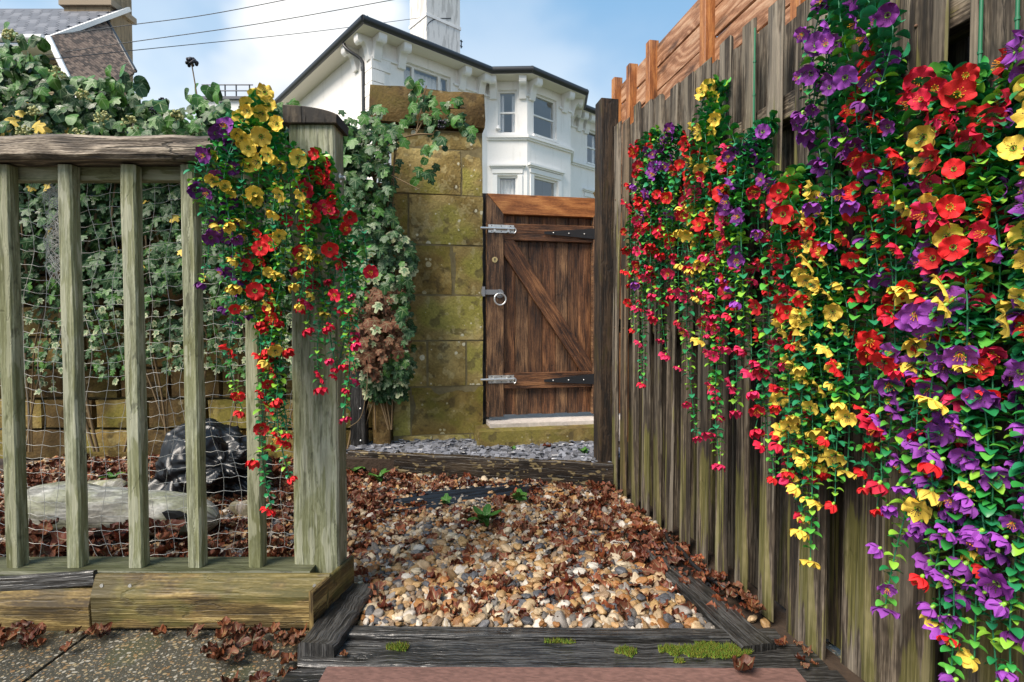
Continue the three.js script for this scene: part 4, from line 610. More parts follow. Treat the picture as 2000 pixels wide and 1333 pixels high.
{
  const q = rng(612), l = [], D = new THREE.Object3D(), g = new THREE.BoxGeometry(1, 1, 1, 2, 1, 2), p = g.attributes.position; for (let i = 0; i < p.count; i++) { const x = p.getX(i), z = p.getZ(i); p.setX(i, x * (0.8 + 0.5 * n3(z * 3 + 9, x * 3 + 9, 0, 2))); p.setZ(i, z * (0.7 + 0.6 * n3(x * 3 + 4, z * 3 + 7, 0, 5))); } g.computeVertexNormals();
  for (let k = 0; k < 3600; k++) { const x = lerp(-1.1, 0.72, q()), zb = backZ(x) - 0.03, z = zb - q() * 0.66; if (x > fenceX(z) - 0.02 && z > -3.4 || z < -4.08 + (x < -0.2 ? 0.22 - 0.06 : 0)) continue; const s = 0.018 + 0.024 * q(); D.position.set(x, 0.158 + 0.03 * q() + 0.012 * (n3(x * 4 + 9, z * 4 + 30, 0) - 0.5), z); D.rotation.set((q() - 0.5) * 0.9, q() * 6.28, (q() - 0.5) * 0.9); D.scale.set(s * 1.5, 0.005 + 0.004 * q(), s); D.updateMatrix(); l.push([D.matrix.clone(), (() => { const b = 0.5 + 1.5 * q(); return new THREE.Color().setRGB(0.125 * b, 0.13 * b, 0.148 * b); })()]); }
  const m = new THREE.InstancedMesh(g, std({ roughness: 0.35 }), l.length); m.name = 'slate_chips'; l.forEach(([a, c], j) => { m.setMatrixAt(j, a); m.setColorAt(j, c); }); scene.add(m); tag(m, 'blue grey slate chips in front of the gate', 'slate chips', null, 'stuff');
}
const deadMats = [leafMat(tDead, { roughness: 0.5 }), leafMat(tDead2, { roughness: 0.62 }), leafMat(tDead, { roughness: 0.45, color: 0xd8b8b0 }), leafMat(tDead2, { roughness: 0.6, color: 0xffe0c0 })];
{
  const q = rng(909), rows = deadGeo.map(() => []), D = new THREE.Object3D();
  const put = (x, z, y, s) => { D.position.set(x, y, z); D.rotation.set((q() - 0.5) * 1.5, q() * 6.28, (q() - 0.5) * 1.5); D.scale.set(s, s * (q() < 0.5 ? 0.55 : 1.1), s); D.updateMatrix(); rows[Math.floor(q() * 5.99)].push([D.matrix.clone(), (() => { const b = 0.7 + 1.0 * q(), w = q() * q(); return new THREE.Color().setRGB(b * (1 + 0.3 * w), b * (0.86 + 0.3 * w), b * (0.9 + 0.2 * w)); })()]); };
  for (let k = 0; k < 6200; k++) {
    const z = lerp(-1.76, -3.8, q()), x = lerp(-3.2, fenceX(z) - 0.03, q()); if (x > -1.1 && z < backZ(x) + 0.04 || x < -0.55 && z > -2.02) continue;
    const edge = smooth(0.5, 0.12, fenceX(z) - x) * smooth(-1.85, -2.2, z) * 0.5, left = smooth(-0.55, -1.0, x) * 0.4, kerb = smooth(-1.93, -1.78, z) * 0.35, pat = smooth(0.52, 0.7, n3(x * 3.2 + 50, z * 3.2 + 50, 0, 22)) * 0.38, corner = Math.exp(-(((x + 0.95) / 0.3) ** 2) - (((z + 3.3) / 0.25) ** 2));
    if (q() > 0.27 + edge + left + kerb + pat + corner || sheetHole(x, z)) continue;
    put(x, z, gy(x, z) + 0.018 + 0.035 * q() * (edge + left), 0.026 + 0.034 * q());
  }
  for (let k = 0; k < 110; k++) { const x = rr(-2.3, -1.1), z = rr(-1.99, -2.16); put(x, z, 0.07 + 0.17 * q() * smooth(-1.05, -1.4, x), 0.05 + 0.035 * q()); }
  const G = new THREE.Group(); G.name = 'leaf_litter'; scene.add(G); tag(G, 'drift of small brown dead leaves over the gravel', 'leaf litter', null, 'stuff');
  rows.forEach((r, i) => { const m = new THREE.InstancedMesh(deadGeo[i], deadMats[i % 4], r.length); m.name = 'leaves'; m.userData.kind = 'stuff'; r.forEach(([a, c], j) => { m.setMatrixAt(j, a); m.setColorAt(j, c); }); G.add(m); });
  const leaf = (x, y, z, s, label, group, tilt = 0.7) => { const k = Math.floor(q() * 5.99), mi = Math.floor(q() * 3.99), hue = ['dark brown', 'russet', 'maroon', 'tan'][mi], m = single('dead_leaf', deadGeo[k], deadMats[mi], label.replace('HUE', hue), 'leaf', [x, y, z], q() * 6.28, group && `${hue} ${group}`); m.rotation.x = (q() - 0.5) * tilt; m.rotation.z = (q() - 0.5) * tilt; m.scale.set(s, s * 1.1, s); return m; };
  const pl = 'crumpled HUE leaf lying on the pebbled paving', pg = 'dead leaves on the paving';
  for (let k = 0; k < 26; k++) leaf(rr(-1.75, -1.32), 0.012 + 0.02 * q(), rr(-1.64, -1.76), rr(0.03, 0.055), pl, pg);
  for (let k = 0; k < 34; k++) { const t = q(); leaf(lerp(-0.98, -0.62, t) + rr(-0.04, 0.04), 0.012 + 0.03 * q(), lerp(-1.66, -1.60, t) + rr(-0.09, 0.07), rr(0.03, 0.06), pl, pg); }
  for (const [x, z] of [[-0.66, -1.52], [-0.72, -1.5], [-0.80, -1.48], [-0.60, -1.56], [-0.67, -1.46], [-1.16, -1.74], [-1.05, -1.73]]) leaf(x, 0.016, z, 0.05, pl, pg);
  for (let k = 0; k < 24; k++) { const s = rr(0.5, 1.3), [x, , z] = yard(rr(-0.09, -0.01), 0, s); leaf(x, 0.05 + 0.02 * q(), z, rr(0.03, 0.05), 'HUE leaf wedged between the kerb timber and the palisade fence', 'dead leaves at the fence foot'); }
  for (let k = 0; k < 7; k++) leaf(rr(0.80, 0.90), 0.05, rr(-1.50, -1.62), rr(0.02, 0.035), 'HUE leaf scrap beside the plank end at the fence', 'leaf scraps at the plank end');
  leaf(0.64, 0.064, -1.475, 0.062, 'large curled dark brown leaf on the doormat', null, 0.15);
  leaf(-0.50, 0.047, -1.565, 0.022, 'small pale leaf lying on the black plank', null, 0.1).material = leafMat(tDead2, { color: 0xffe8c8, roughness: 0.8 });
  leaf(0.24, 0.2, -3.62, 0.05, 'russet leaf lying on the slate chips', null, 0.3).material = leafMat(tDead2, { color: 0xffb080 });
  leaf(0.71, 0.094, -1.97, 0.04, 'pale tan leaf resting on the kerb timber by the fence', null, 0.2).material = leafMat(tDead2, { color: 0xffe0c8, roughness: 0.8 });
}
{ // a scrap of black membrane showing through
  const pos = [], uv = [], idx = [], n = 44; for (let j = 0; j <= n; j++) for (let i = 0; i <= n; i++) { const u = (i / n - 0.5), v = (j / n - 0.5), x = -0.25 + u * 0.86 - v * 0.09, z = -3.0 - u * 0.24 + v * 0.34; pos.push(x, gy(x, z) + 0.012 + 0.014 * Math.sin(v * 46 + 7 * u + 3 * n3(u * 6 + 9, v * 6 + 9, 0)) * (0.4 + n3(u * 5 + 40, v * 9 + 40, 0, 4)) , z); uv.push(u, v); } for (let j = 0; j < n; j++) for (let i = 0; i < n; i++) { const a = j * (n + 1) + i; idx.push(a, a + n + 1, a + 1, a + 1, a + n + 1, a + n + 2); }
  single('plastic_sheet', geo(pos, uv, idx), std({ color: new THREE.Color(0.012, 0.013, 0.016), roughness: 0.25 }), 'wrinkled black plastic membrane showing through the gravel', 'plastic sheet');
}
// green weeds on the gravel
function weed(x, z, n, s, label, y = gy(x, z) + 0.03) { const o = thing('weed', label, 'weed', [x, y, z]); for (let k = 0; k < n; k++) { const a = k / n * 6.28 + rr(-0.3, 0.3), m = part(o, 'leaf', (n > 3 ? roundGeo : ivyGeo)[k % 2], MI.mid, [0.01 * Math.cos(a), 0.015, 0.01 * Math.sin(a)]); m.rotation.order = 'YXZ'; m.rotation.set(-0.95 + rr(-0.2, 0.2), a, 0); m.scale.set(s * (n > 3 ? 0.45 : 0.9), s, s); } part(o, 'stem', tube([[0, -0.02, 0], [0.004, 0.01, 0], [0, 0.02, 0.002]], 0.003, 4, 5), MI.mid); }
weed(-0.135, -2.54, 6, 0.085, 'green rosette weed sprouting in the middle of the gravel'); weed(0.04, -2.86, 2, 0.07, 'single broad green ivy leaf lying on the gravel by the membrane'); weed(-0.80, -3.2, 5, 0.07, 'leafy green weed in the leaf drift below the retaining timber'); weed(-1.0, -3.42, 3, 0.065, 'pale green ivy sprig at the corner by the newel post'); weed(0.46, -3.46, 3, 0.045, 'little green ivy sprig behind the retaining timber', 0.19); weed(-2.4, -3.2, 5, 0.06, 'green seedling beside the pale rock'); weed(-0.36, -2.82, 2, 0.05, 'narrow green leaf standing at the edge of the membrane'); weed(0.0, -3.55, 2, 0.03, 'tiny yellow green leaf on the slate chips', 0.19);
{ // cable along the fence foot
  single('cable', tube([yard(-0.02, 0.06, 0.5), yard(-0.07, 0.07, 0.62), yard(-0.075, 0.075, 0.75), yard(-0.09, 0.07, 0.86), yard(-0.075, 0.06, 0.98), yard(-0.03, 0.04, 1.08)], 0.0085, 40, 7), std({ color: new THREE.Color(0.012, 0.012, 0.013), roughness: 0.4 }), 'black cable lying along the foot of the fence', 'cable');
}
// moss on the plank
{
  const q = rng(77), D = new THREE.Object3D(), g = new THREE.ConeGeometry(0.0018, 0.014, 4).translate(0, 0.006, 0), l = [];
  for (const [cx, cz, a, b, n] of [[0.585, -1.597, 0.14, 0.034, 5200], [0.345, -1.585, 0.037, 0.024, 700], [-0.33, -1.615, 0.055, 0.016, 700], [0.16, -1.642, 0.06, 0.005, 200], [0.50, -1.545, 0.035, 0.009, 260]]) for (let k = 0; k < n; k++) { const t = q() * 6.28, r = Math.sqrt(q()), x = cx + a * r * Math.cos(t), z = cz + b * r * Math.sin(t); if (n3(x * 45 + 20, z * 45 + 90, 0, 6) < 0.12 + 0.5 * r * r) continue; D.position.set(x, 0.039, z); D.rotation.set((q() - 0.5) * 1.6, q() * 6, (q() - 0.5) * 1.6); D.scale.setScalar(0.6 + 0.8 * q()); D.updateMatrix(); l.push([D.matrix.clone(), new THREE.Color().setRGB(0.075 + 0.11 * q(), 0.12 + 0.10 * q(), 0.014)]); }
  const m = new THREE.InstancedMesh(g, std({ roughness: 0.8 }), l.length); m.name = 'moss'; l.forEach(([a, c], j) => { m.setMatrixAt(j, a); m.setColorAt(j, c); }); scene.add(m); tag(m, 'bright green moss tufts on the black plank', 'moss', null, 'stuff');
}
// ---------------------------------------------------------------- things behind the balustrade
{
  const o = thing('rubbish_bag', 'full black plastic rubbish bag with a gathered neck', 'bag', [-1.72, 0.05, -3.1]), g = new THREE.SphereGeometry(1, 160, 100), PL = Array.from({ length: 22 }, () => [rr(-3.14, 3.14), rr(0.04, 0.12), rr(0.4, 1)]), p = g.attributes.position, kx = new THREE.Vector3(0.55, 0.35, 0.75).normalize(), e1 = new THREE.Vector3(0, 1, 0).cross(kx).normalize(), e2 = kx.clone().cross(e1), v = new THREE.Vector3();
  for (let i = 0; i < p.count; i++) { v.fromBufferAttribute(p, i); const c = clamp(v.dot(kx), -1, 1), a = Math.atan2(v.dot(e2), v.dot(e1)), th = Math.acos(c), pleat = PL.reduce((m, [pa, pw, ph]) => { let d = Math.abs(a - pa); d = Math.min(d, 6.28318 - d); return m + ph * Math.exp(-((d / pw) ** 2)); }, 0), rg = (f, q) => 1 - 2 * Math.abs(n3(v.x * f + 20, v.y * f + 30, v.z * f + q, 4 + q) - 0.5), fold = (pleat - 0.3) * 0.26 * Math.exp(-th * 0.75) * smooth(0.05, 0.3, th), big = 0.34 * (rg(1.3, 0) - 0.6) + 0.17 * (rg(3.1, 2) - 0.6) + 0.07 * (rg(7, 5) - 0.6); const k = 1 + fold + big - 0.22 * Math.exp(-((th / 0.22) ** 2)); p.setXYZ(i, v.x * k * 0.27, Math.max(0.002, (0.17 + v.y * k * 0.21) * (1 - 0.25 * v.x)), v.z * k * 0.22); }
  g.computeVertexNormals(); const bm = std({ color: new THREE.Color(0.010, 0.011, 0.013), roughness: 0.3 }); part(o, 'bag_body', g, bm);
  const fl = []; for (let k = 0; k < 7; k++) { const q = new THREE.ConeGeometry(0.03, 0.1, 5, 3); q.translate(0, 0.05, 0).rotateZ(rr(-0.7, 0.7)).rotateX(rr(0.2, 1.6)); fl.push(q); } part(o, 'tied_neck', mergeGeometries(fl), bm, [0.13, 0.30, 0.16]);
  const s = thing('bag_skirt', 'slack corner of black plastic sheeting lying beside the rubbish bag', 'plastic sheet', [-2.02, 0.05, -2.98]), g2 = new THREE.PlaneGeometry(0.42, 0.4, 40, 30), p2 = g2.attributes.position; for (let i = 0; i < p2.count; i++) { const x = p2.getX(i), y = p2.getY(i); p2.setXYZ(i, x + 0.1 * y, 0.012 + 0.2 * smooth(-0.2, 0.22, x) * smooth(0.25, -0.1, -y) + 0.025 * Math.sin(x * 40 + y * 22 + 5 * n3(x * 9 + 9, y * 9 + 9, 0)), -y * 0.7); } g2.computeVertexNormals(); part(s, 'sheet', g2, bm);
}
{
  const t = tex(512, 512, (u, v) => { const a = fbm(u, v, 4, 4, 5, 701), f = fbm(u, v, 50, 12, 3, 705), al = smooth(0.36, 0.68, fbm(u, v, 9, 7, 5, 711)), w = smooth(0.52, 0.66, fbm(u, v, 22, 9, 5, 721)); let c = mix3([0.20, 0.18, 0.14], [0.62, 0.60, 0.54], clamp(1.8 * (a - 0.5) + 0.55 + 0.8 * (f - 0.5))); c = mix3(c, [0.20, 0.21, 0.085], al * 0.65); c = mix3(c, [0.09, 0.085, 0.07], w * 0.6); const gr = 0.6 + 0.8 * fbm(u, v, 90, 90, 3, 731); c = c.map((k) => k * gr); return [...c, 0.5 * f + 0.4 * a]; });
  const o = thing('fallen_log', 'pale algae stained log lying behind the balusters, a dark hole near one end', 'log', [-1.72, 0.05, -2.42], 0.06), g = new THREE.CylinderGeometry(0.09, 0.125, 0.86, 48, 40, false).rotateZ(-Math.PI / 2), p = g.attributes.position;
  for (let i = 0; i < p.count; i++) { const x = p.getX(i), y = p.getY(i), z = p.getZ(i), k = 1 + 0.22 * (n3(x * 4 + 20, y * 6 + 20, z * 6, 3) - 0.5) + 0.10 * (n3(x * 14 + 20, y * 14 + 20, z * 14, 4) - 0.5); const e = Math.sqrt(Math.max(0.02, 1 - Math.pow(Math.abs(x) / 0.435, 7))); p.setXYZ(i, x, y * k * e + 0.02 * Math.sin(x * 5), z * k * e); } g.computeVertexNormals(); const u = g.attributes.uv; for (let i = 0; i < u.count; i++) u.setXY(i, u.getX(i) * 1.2, u.getY(i));
  part(o, 'trunk', g, mapped(t, 0.006, { roughness: 0.7 }), [-0.06, 0.125, 0], [0, 0, -0.14]);
  const hs = new THREE.Shape([[-0.05, -0.08], [-0.02, -0.03], [-0.035, 0.0], [0.02, 0.02], [-0.005, 0.055], [0.045, 0.05], [0.075, 0.035], [0.04, 0.022], [0.05, -0.01], [0.012, -0.02], [0.005, -0.06]].map((q) => new THREE.Vector2(...q))); part(o, 'hole', new THREE.ExtrudeGeometry(hs, { depth: 0.05, bevelEnabled: false }), std({ color: new THREE.Color(0.004, 0.004, 0.004), roughness: 1 }), [0.2, 0.105, 0.085], [-0.1, 0, 0]);
  const flat = pebbleGeo(21, 0.5); single('pale_rock', flat, std({ map: t.map, bumpMap: t.bump, bumpScale: 0.004, color: 0xffffff }), 'pale angular rock on the ground before the garden wall', 'rock', [-2.36, 0.07, -3.1]).scale.set(0.13, 0.055, 0.09);
  single('pale_slate', flat, std({ map: t.map, color: 0xe8dcd8, roughness: 0.6 }), 'flat pinkish grey stone leaning near the rubbish bag', 'rock', [-1.36, 0.08, -2.72]).scale.set(0.085, 0.05, 0.018);
}
// ---------------------------------------------------------------- artificial flower garlands
function petalFlower(open, ruff, seed) {
  const pos = [], uv = [], idx = [], nu = 5, nv = 5;
  for (let k = 0; k < 5; k++) {
    const a0 = k / 5 * 6.28318 + 0.18 * (hash(k, seed, 1) - 0.5), tw = 0.25 * (hash(k, seed, 2) - 0.5), len = 1 + 0.14 * (hash(k, seed, 3) - 0.5), op = open + 0.3 * (hash(k, seed, 4) - 0.5), base = pos.length / 3;
    for (let j = 0; j <= nv; j++) for (let i = 0; i <= nu; i++) {
      const v = j / nv, u = i / nu * 2 - 1, w = 0.62 * Math.pow(Math.sin(Math.PI * (0.12 + 0.64 * Math.pow(v, 0.85))), 0.9) * (v < 0.15 ? 0.45 + v * 3.6 : 1), notch = 1 - 0.10 * u * u * v - 0.05 * Math.exp(-u * u * 12) * (v > 0.95 ? 1 : 0);
      const r = 0.05 + v * len * notch, bend = op * (0.35 + 0.65 * v), R0 = r * Math.cos(bend * 0.8), Z0 = r * Math.sin(bend * 0.8) * 0.9 + ruff * v * v * Math.sin(u * 3.4 + k * 2 + seed) * 0.20 + 0.05 * Math.sin(u * 7 + v * 5 + k) * v + 0.10 * u * u * v, S = u * w, aa = a0 + tw * v;
      pos.push(R0 * Math.cos(aa) - S * Math.sin(aa), R0 * Math.sin(aa) + S * Math.cos(aa), Z0 + 0.012 * (k % 2)); uv.push(0.5 + u * 0.48, v);
    }
    for (let j = 0; j < nv; j++) for (let i = 0; i < nu; i++) { const b = base + j * (nu + 1) + i; idx.push(b, b + 1, b + nu + 1, b + 1, b + nu + 2, b + nu + 1); }
  }
  return geo(pos, uv, idx);      // faces +z, radius about 1
}
const flowerG = [petalFlower(0.35, 1, 1), petalFlower(0.62, 1.2, 2), petalFlower(0.9, 1.3, 3), petalFlower(1.15, 1, 4), petalFlower(0.2, 1.4, 5)];
const stamenG = (() => { const l = []; for (let k = 0; k < 8; k++) { const a = k / 8 * 6.28 + 0.3 * hash(k, 1, 1), t = 0.5 + 0.25 * hash(k, 2, 2), h = 0.4 + 0.25 * hash(k, 3, 3), f = new THREE.CylinderGeometry(0.016, 0.02, t, 4, 1, true).translate(0, t / 2, 0).rotateX(Math.PI / 2).rotateY(h).rotateZ(a), tip = new THREE.IcosahedronGeometry(0.045, 0).translate(Math.sin(h) * t * Math.cos(a), Math.sin(h) * t * Math.sin(a), Math.cos(h) * t); l.push(f, tip); } return merge(l); })();
const calyxG = new THREE.LatheGeometry([[0, -0.28], [0.10, -0.24], [0.16, -0.12], [0.14, 0.02], [0.26, 0.10]].map((p) => new THREE.Vector2(...p)), 7).rotateX(Math.PI / 2);
const fMat = (c) => [1, 0.78, 1.15, 0.9, 1.05].map((k) => std({ color: new THREE.Color(...c.map((v) => v * k)), map: tPetal.map, bumpMap: tPetal.bump, bumpScale: 0.0012, roughness: 0.75 }));
const FC = { red: fMat([0.70, 0.010, 0.014]), crimson: fMat([0.66, 0.006, 0.045]), pink: fMat([0.72, 0.02, 0.115]), purple: fMat([0.30, 0.055, 0.42]), violet: fMat([0.17, 0.018, 0.22]), yellow: fMat([0.84, 0.60, 0.08]) };
const stamenDark = std({ color: new THREE.Color(0.03, 0.012, 0.014), roughness: 0.7 }), stamenGold = std({ color: new THREE.Color(0.75, 0.28, 0.02), roughness: 0.7 });
const GL = [[0.017, 0.19, 0.06], [0.035, 0.27, 0.05], [0.026, 0.225, 0.10], [0.24, 0.49, 0.05], [0.095, 0.36, 0.05]].map((c) => std({ color: new THREE.Color(...c), roughness: 0.33 })), stemM = std({ color: new THREE.Color(0.02, 0.16, 0.075), roughness: 0.45 });
function pairGeo(seed) {        // two cupped opposite leaves moulded on one node; stem along y
  const pos = [], uv = [], idx = [], T = [[0, 0.08], [0.16, 0.62], [0.4, 1], [0.66, 0.98], [0.88, 0.66], [1, 0.16]];
  for (const ring of [0, 1]) for (const s of [1, -1]) { const lift = 0.15 + 0.5 * hash(seed, s + 2, 1), dr = -0.5 * hash(seed, s + 2, 2), base = pos.length / 3; T.forEach(([t, w]) => { for (const q of [-1, 0, 1]) { const x = s * (0.04 + t), y = lift * t + (dr - lift * 0.7) * t * t + (q ? 0.17 * w : 0), z = q * w * 0.40; ring ? pos.push(z, y + 0.55, x) : pos.push(x, y, z); uv.push(t, q * w * 0.5 + 0.5); } }); for (let j = 0; j < 5; j++) for (let i = 0; i < 2; i++) { const b = base + j * 3 + i; idx.push(b, b + 1, b + 3, b + 1, b + 4, b + 3); } }
  return geo(pos, uv, idx);
}
const pairG = [0, 1, 2, 3, 4].map(pairGeo);
let nPair = 0, nFlower = 0;
// o: hanging point and turn of the frame (+x of the frame points into the support); strands end at [along, height] measured in the frame
function garland(label, pos, turn, colors, ends, { n = 8, out = 0.09, leaf = 0.030, fl = 0.0265, gap = 0.135, lime = 0.36, dirOut = [-1, 0, 0], start = 0.05 } = {}) {
  const o = thing('flower_garland', label, 'garland', pos, turn, null), D = new THREE.Object3D(), side = new THREE.Vector3(0, 1, 0).cross(new THREE.Vector3(...dirOut)), od = new THREE.Vector3(...dirOut), v = new THREE.Vector3(), tg = new THREE.Vector3();
  const inward = od.clone().multiplyScalar(-0.03);
  for (let k = 0; k < n; k++) {
    const e = ends[k % ends.length], f = k < ends.length ? 1 : rr(0.55, 0.98), lat = e[0] + (k < ends.length ? 0 : rr(-0.07, 0.07)), len = Math.max(0.16, -e[1] * f), off = out * rr(0.35, 1.15), ph = rr(0, 6), pts = [];
    const y0 = rr(-0.02, 0.04);
    for (let i = 0; i <= 7; i++) { const t = i / 7, l = lat * smooth(0, 0.5, t) + 0.045 * Math.sin(ph + t * 4.2) * t, y = (1 - t) * y0 - len * t + 0.05 * Math.sin(Math.min(1, t * 4) * Math.PI) * (k % 2), q = off * Math.sin(Math.min(1, t * 3.2 + 0.12) * Math.PI / 2) + 0.014 * Math.sin(ph * 2 + t * 6); pts.push(new THREE.Vector3().addScaledVector(od, q).addScaledVector(side, l).setY(y)); }
    pts.unshift(inward.clone());
    const cu = new THREE.CatmullRomCurve3(pts), Ln = cu.getLength();
    part(o, 'stem', new THREE.TubeGeometry(cu, 22, 0.0019, 4, false), stemM);
    const step = leaf * 1.18; let a = rr(0, 3);
    for (let d = 0.05; d < Ln; d += step * rr(0.8, 1.2)) {
      const t = d / Ln; cu.getPointAt(t, v); cu.getTangentAt(t, tg); a += 0.6 + rr(-0.4, 0.4);
      D.position.copy(v); D.quaternion.setFromUnitVectors(new THREE.Vector3(0, -1, 0), tg); D.rotateY(a); D.scale.setScalar(leaf * rr(0.75, 1.2) * (1 - 0.3 * smooth(0.7, 1, t)));
      const li = R() < lime * (0.5 + 0.8 * t) ? 3 + Math.floor(R() * 1.99) : Math.floor(R() * 2.99), m = part(o, 'leaf_whorl', pairG[nPair++ % 5], GL[li]); m.position.copy(D.position); m.quaternion.copy(D.quaternion); m.scale.copy(D.scale);
    }
    let d = start + rr(0, gap);
    for (; ; d += gap * rr(0.65, 1.35)) {
      const last = d >= Ln - 0.03, t = last ? 1 : d / Ln; cu.getPointAt(t, v);
      const cl = colors[Math.min(colors.length - 1, Math.floor(t * colors.length * 0.999))], cn = cl[Math.floor(R() * cl.length)], down = last ? 1 : clamp(0.05 + 0.75 * t + rr(-0.3, 0.3), -0.2, 1.1), az = rr(-0.9, 0.9);
      const ax = od.clone().multiplyScalar(Math.cos(az) * (1 - 0.7 * Math.max(0, down))).addScaledVector(side, Math.sin(az)); ax.y = -down; ax.normalize();
      const sc = fl * rr(0.72, 1.2), m = part(o, 'flower', flowerG[down > 0.6 ? 1 + Math.floor(R() * 2.99) : [0, 4, 1, 0][nFlower % 4]], FC[cn][(nFlower++ * 3) % 5]);
      m.position.copy(v); if (!last) m.position.addScaledVector(od, rr(0.012, 0.04)).addScaledVector(side, rr(-0.03, 0.03)); else m.position.addScaledVector(ax, 0.008);
      m.quaternion.setFromUnitVectors(new THREE.Vector3(0, 0, 1), ax); m.rotateZ(rr(0, 6.28)); m.scale.setScalar(sc);
      part(m, 'calyx', calyxG, GL[3]);
      if (down < 0.75) part(m, 'stamens', stamenG, cn === 'yellow' || R() < 0.55 ? stamenDark : stamenGold);
      if (last) break;
    }
  }
  return o;
}
// on the fence: hung at s (metres along the fence from its gate end, towards the camera negative) and height y
const onFence = (label, s, y, colors, ends, opt = {}) => garland(label, yard(-0.025, y, -s), YAW, colors, ends.map(([es, ey]) => [es - s, ey - y]), { dirOut: [-1, 0, 0], ...opt });
const red = ['red', 'red', 'crimson'], cri = ['crimson', 'pink', 'red', 'crimson'], pnk = ['pink', 'crimson', 'pink'], pur = ['purple', 'purple', 'violet'], yel = ['yellow'];
onFence('narrow red garland nearest the gate end of the fence', -0.38, 1.93, [red], [[-0.23, 1.14], [-0.37, 1.11], [-0.52, 1.01], [-0.3, 1.22]], { n: 8 });
onFence('slim purple garland turning pink at its tips, second from the gate', -0.60, 1.87, [pur, ['purple', 'pink'], pnk], [[-0.62, 0.9], [-0.73, 1.1], [-0.78, 0.76], [-0.68, 1.28]], { n: 8 });
onFence('red garland overlapping the yellow garland on the far fence boards', -0.87, 1.78, [red, ['red', 'pink'], pnk], [[-0.71, 0.99], [-1.08, 1.05], [-0.83, 1.26], [-0.95, 1.15]], { n: 8 });
onFence('slender yellow garland among red ones on the far fence boards', -0.94, 1.90, [yel], [[-0.87, 0.98], [-0.97, 1.09], [-0.92, 1.17], [-1.04, 1.28]], { n: 7 });
onFence('pink garland whose tips hang low over the bare far boards', -1.06, 1.62, [['red', 'pink'], pnk, ['pink']], [[-1.02, 0.54], [-1.11, 0.70], [-1.21, 0.60], [-0.93, 0.88], [-1.16, 0.8]], { n: 9 });
onFence('short purple garland between the pink and the red ones', -1.21, 1.68, [pur, pur, ['red', 'purple']], [[-1.16, 1.15], [-1.27, 1.1], [-1.33, 1.2], [-1.22, 0.95]], { n: 8 });
onFence('large purple garland reaching highest up the fence', -1.55, 1.94, [pur], [[-1.36, 1.36], [-1.46, 1.25], [-1.57, 1.25], [-1.41, 1.15], [-1.63, 1.40]], { n: 11, lime: 0.2 });
onFence('red garland below the large purple one', -1.37, 1.46, [red, red, cri], [[-1.3, 0.55], [-1.36, 0.47], [-1.25, 0.62], [-1.44, 0.55]], { n: 9 });
onFence('yellow garland hanging to low tips mid fence', -1.52, 1.38, [['yellow', 'yellow', 'red'], yel, yel], [[-1.54, 0.39], [-1.5, 0.56], [-1.6, 0.48], [-1.44, 0.66]], { n: 10, gap: 0.11 });
onFence('red garland over the wide dark gap in the fence', -1.67, 1.66, [red], [[-1.65, 0.66], [-1.69, 0.57], [-1.6, 0.59], [-1.56, 0.80]], { n: 8, gap: 0.15 });
onFence('yellow and red garland with one long yellow tip', -1.80, 1.57, [['yellow', 'crimson'], ['yellow', 'red'], ['yellow', 'red', 'yellow']], [[-1.715, 0.35], [-1.67, 0.55], [-1.78, 0.95], [-1.69, 0.69]], { n: 7, gap: 0.15 });
onFence('crimson garland of big open flowers on the wide fence board', -1.87, 1.53, [cri], [[-1.83, 0.89], [-1.87, 0.92], [-1.79, 0.81], [-1.88, 0.64]], { n: 8, fl: 0.026, out: 0.07 });
onFence('long purple garland trailing down to the plank end', -1.86, 1.22, [['red', 'purple'], ['purple'], ['purple']], [[-1.84, 0.24], [-1.78, 0.48], [-1.91, 0.5], [-1.86, 0.6], [-1.94, 0.36]], { n: 11, gap: 0.10, out: 0.075 });
onFence('bright red garland beside the long purple one', -1.96, 1.50, [red, ['red', 'purple'], ['purple', 'red']], [[-1.98, 0.33], [-2.02, 0.5], [-1.94, 0.74]], { n: 7, out: 0.06, gap: 0.2 });
onFence('purple garland with yellow blooms furthest from the gate', -2.02, 1.55, [['purple', 'yellow'], ['purple', 'yellow'], pur], [[-1.97, 0.42], [-2.03, 0.45], [-2.0, 0.28], [-2.0, 0.8]], { n: 9, out: 0.07 });
onFence('purple and crimson garland beyond the yellow blooms', -2.25, 1.6, [pur, cri], [[-2.2, 0.5], [-2.3, 0.6], [-2.25, 0.4]], { n: 5 });
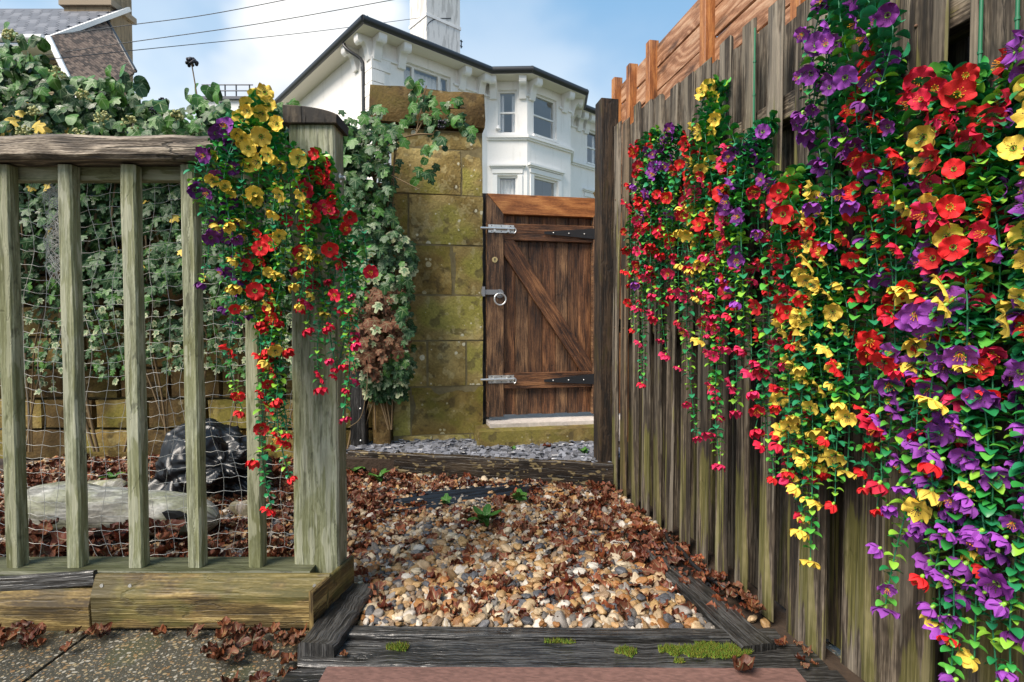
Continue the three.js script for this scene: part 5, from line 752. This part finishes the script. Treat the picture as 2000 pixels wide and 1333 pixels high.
// on the balustrade
const onRail = (label, x, y, z, colors, ends, opt) => garland(label, [x, y, z], 0, colors, ends.map(([ex, ey]) => [ex - x, ey - y]), { dirOut: [0, 0, 1], ...opt });
onRail('deep purple garland at the end of the handrail', -0.92, 1.665, -1.79, [['violet', 'purple'], ['violet'], ['violet']], [[-0.985, 1.17], [-0.95, 1.09], [-0.895, 1.05], [-0.94, 1.3]], { n: 7, out: 0.07, fl: 0.027, leaf: 0.027 });
onRail('yellow garland heaped over the handrail end beside the newel post', -0.82, 1.74, -1.80, [yel], [[-0.905, 1.15], [-0.85, 1.07], [-0.77, 1.02], [-0.72, 0.92], [-0.67, 1.1], [-0.88, 1.25]], { n: 13, out: 0.10, fl: 0.024, leaf: 0.027, gap: 0.135, lime: 0.4 });
onRail('red garland trailing lowest down the last baluster', -0.80, 1.30, -1.80, [['red'], ['red'], ['red']], [[-0.872, 0.756], [-0.808, 0.64], [-0.778, 0.432], [-0.72, 0.54], [-0.84, 0.9]], { n: 9, out: 0.07, fl: 0.024, leaf: 0.027, gap: 0.135 });
onRail('crimson garland draped over the newel post face', -0.63, 1.55, -1.83, [['crimson', 'red'], cri, ['pink', 'crimson']], [[-0.671, 1.02], [-0.6, 0.83], [-0.551, 0.731], [-0.51, 0.855], [-0.65, 1.09]], { n: 10, out: 0.08, fl: 0.024, leaf: 0.027, gap: 0.135 });
// green canes and hooks that carry the garlands
[[-1.10, 1.6, 2.06, 'slender green plant cane standing against the far fence boards'], [-1.86, 1.35, 1.86, 'green plant cane by the wide fence board'], [-1.93, 1.3, 1.75, 'green plant cane beside the bright red garland']].forEach(([s, a, b, l]) => { const o = thing('plant_cane', l, 'cane', yard(-0.012, a, -s), YAW); part(o, 'rod', new THREE.CylinderGeometry(0.0035, 0.0042, b - a, 8).translate(0, (b - a) / 2, 0), stemM); for (let k = 1; k < 4; k++) part(o, 'node', new THREE.CylinderGeometry(0.0052, 0.0052, 0.006, 8), stemM, [0, (b - a) * k / 4, 0]); });

scene.traverse((o) => { if (o.isMesh) { o.castShadow = true; o.receiveShadow = true; } });
console.log('leaf pairs', nPair, 'flowers', nFlower);
renderer.render(scene, camera);
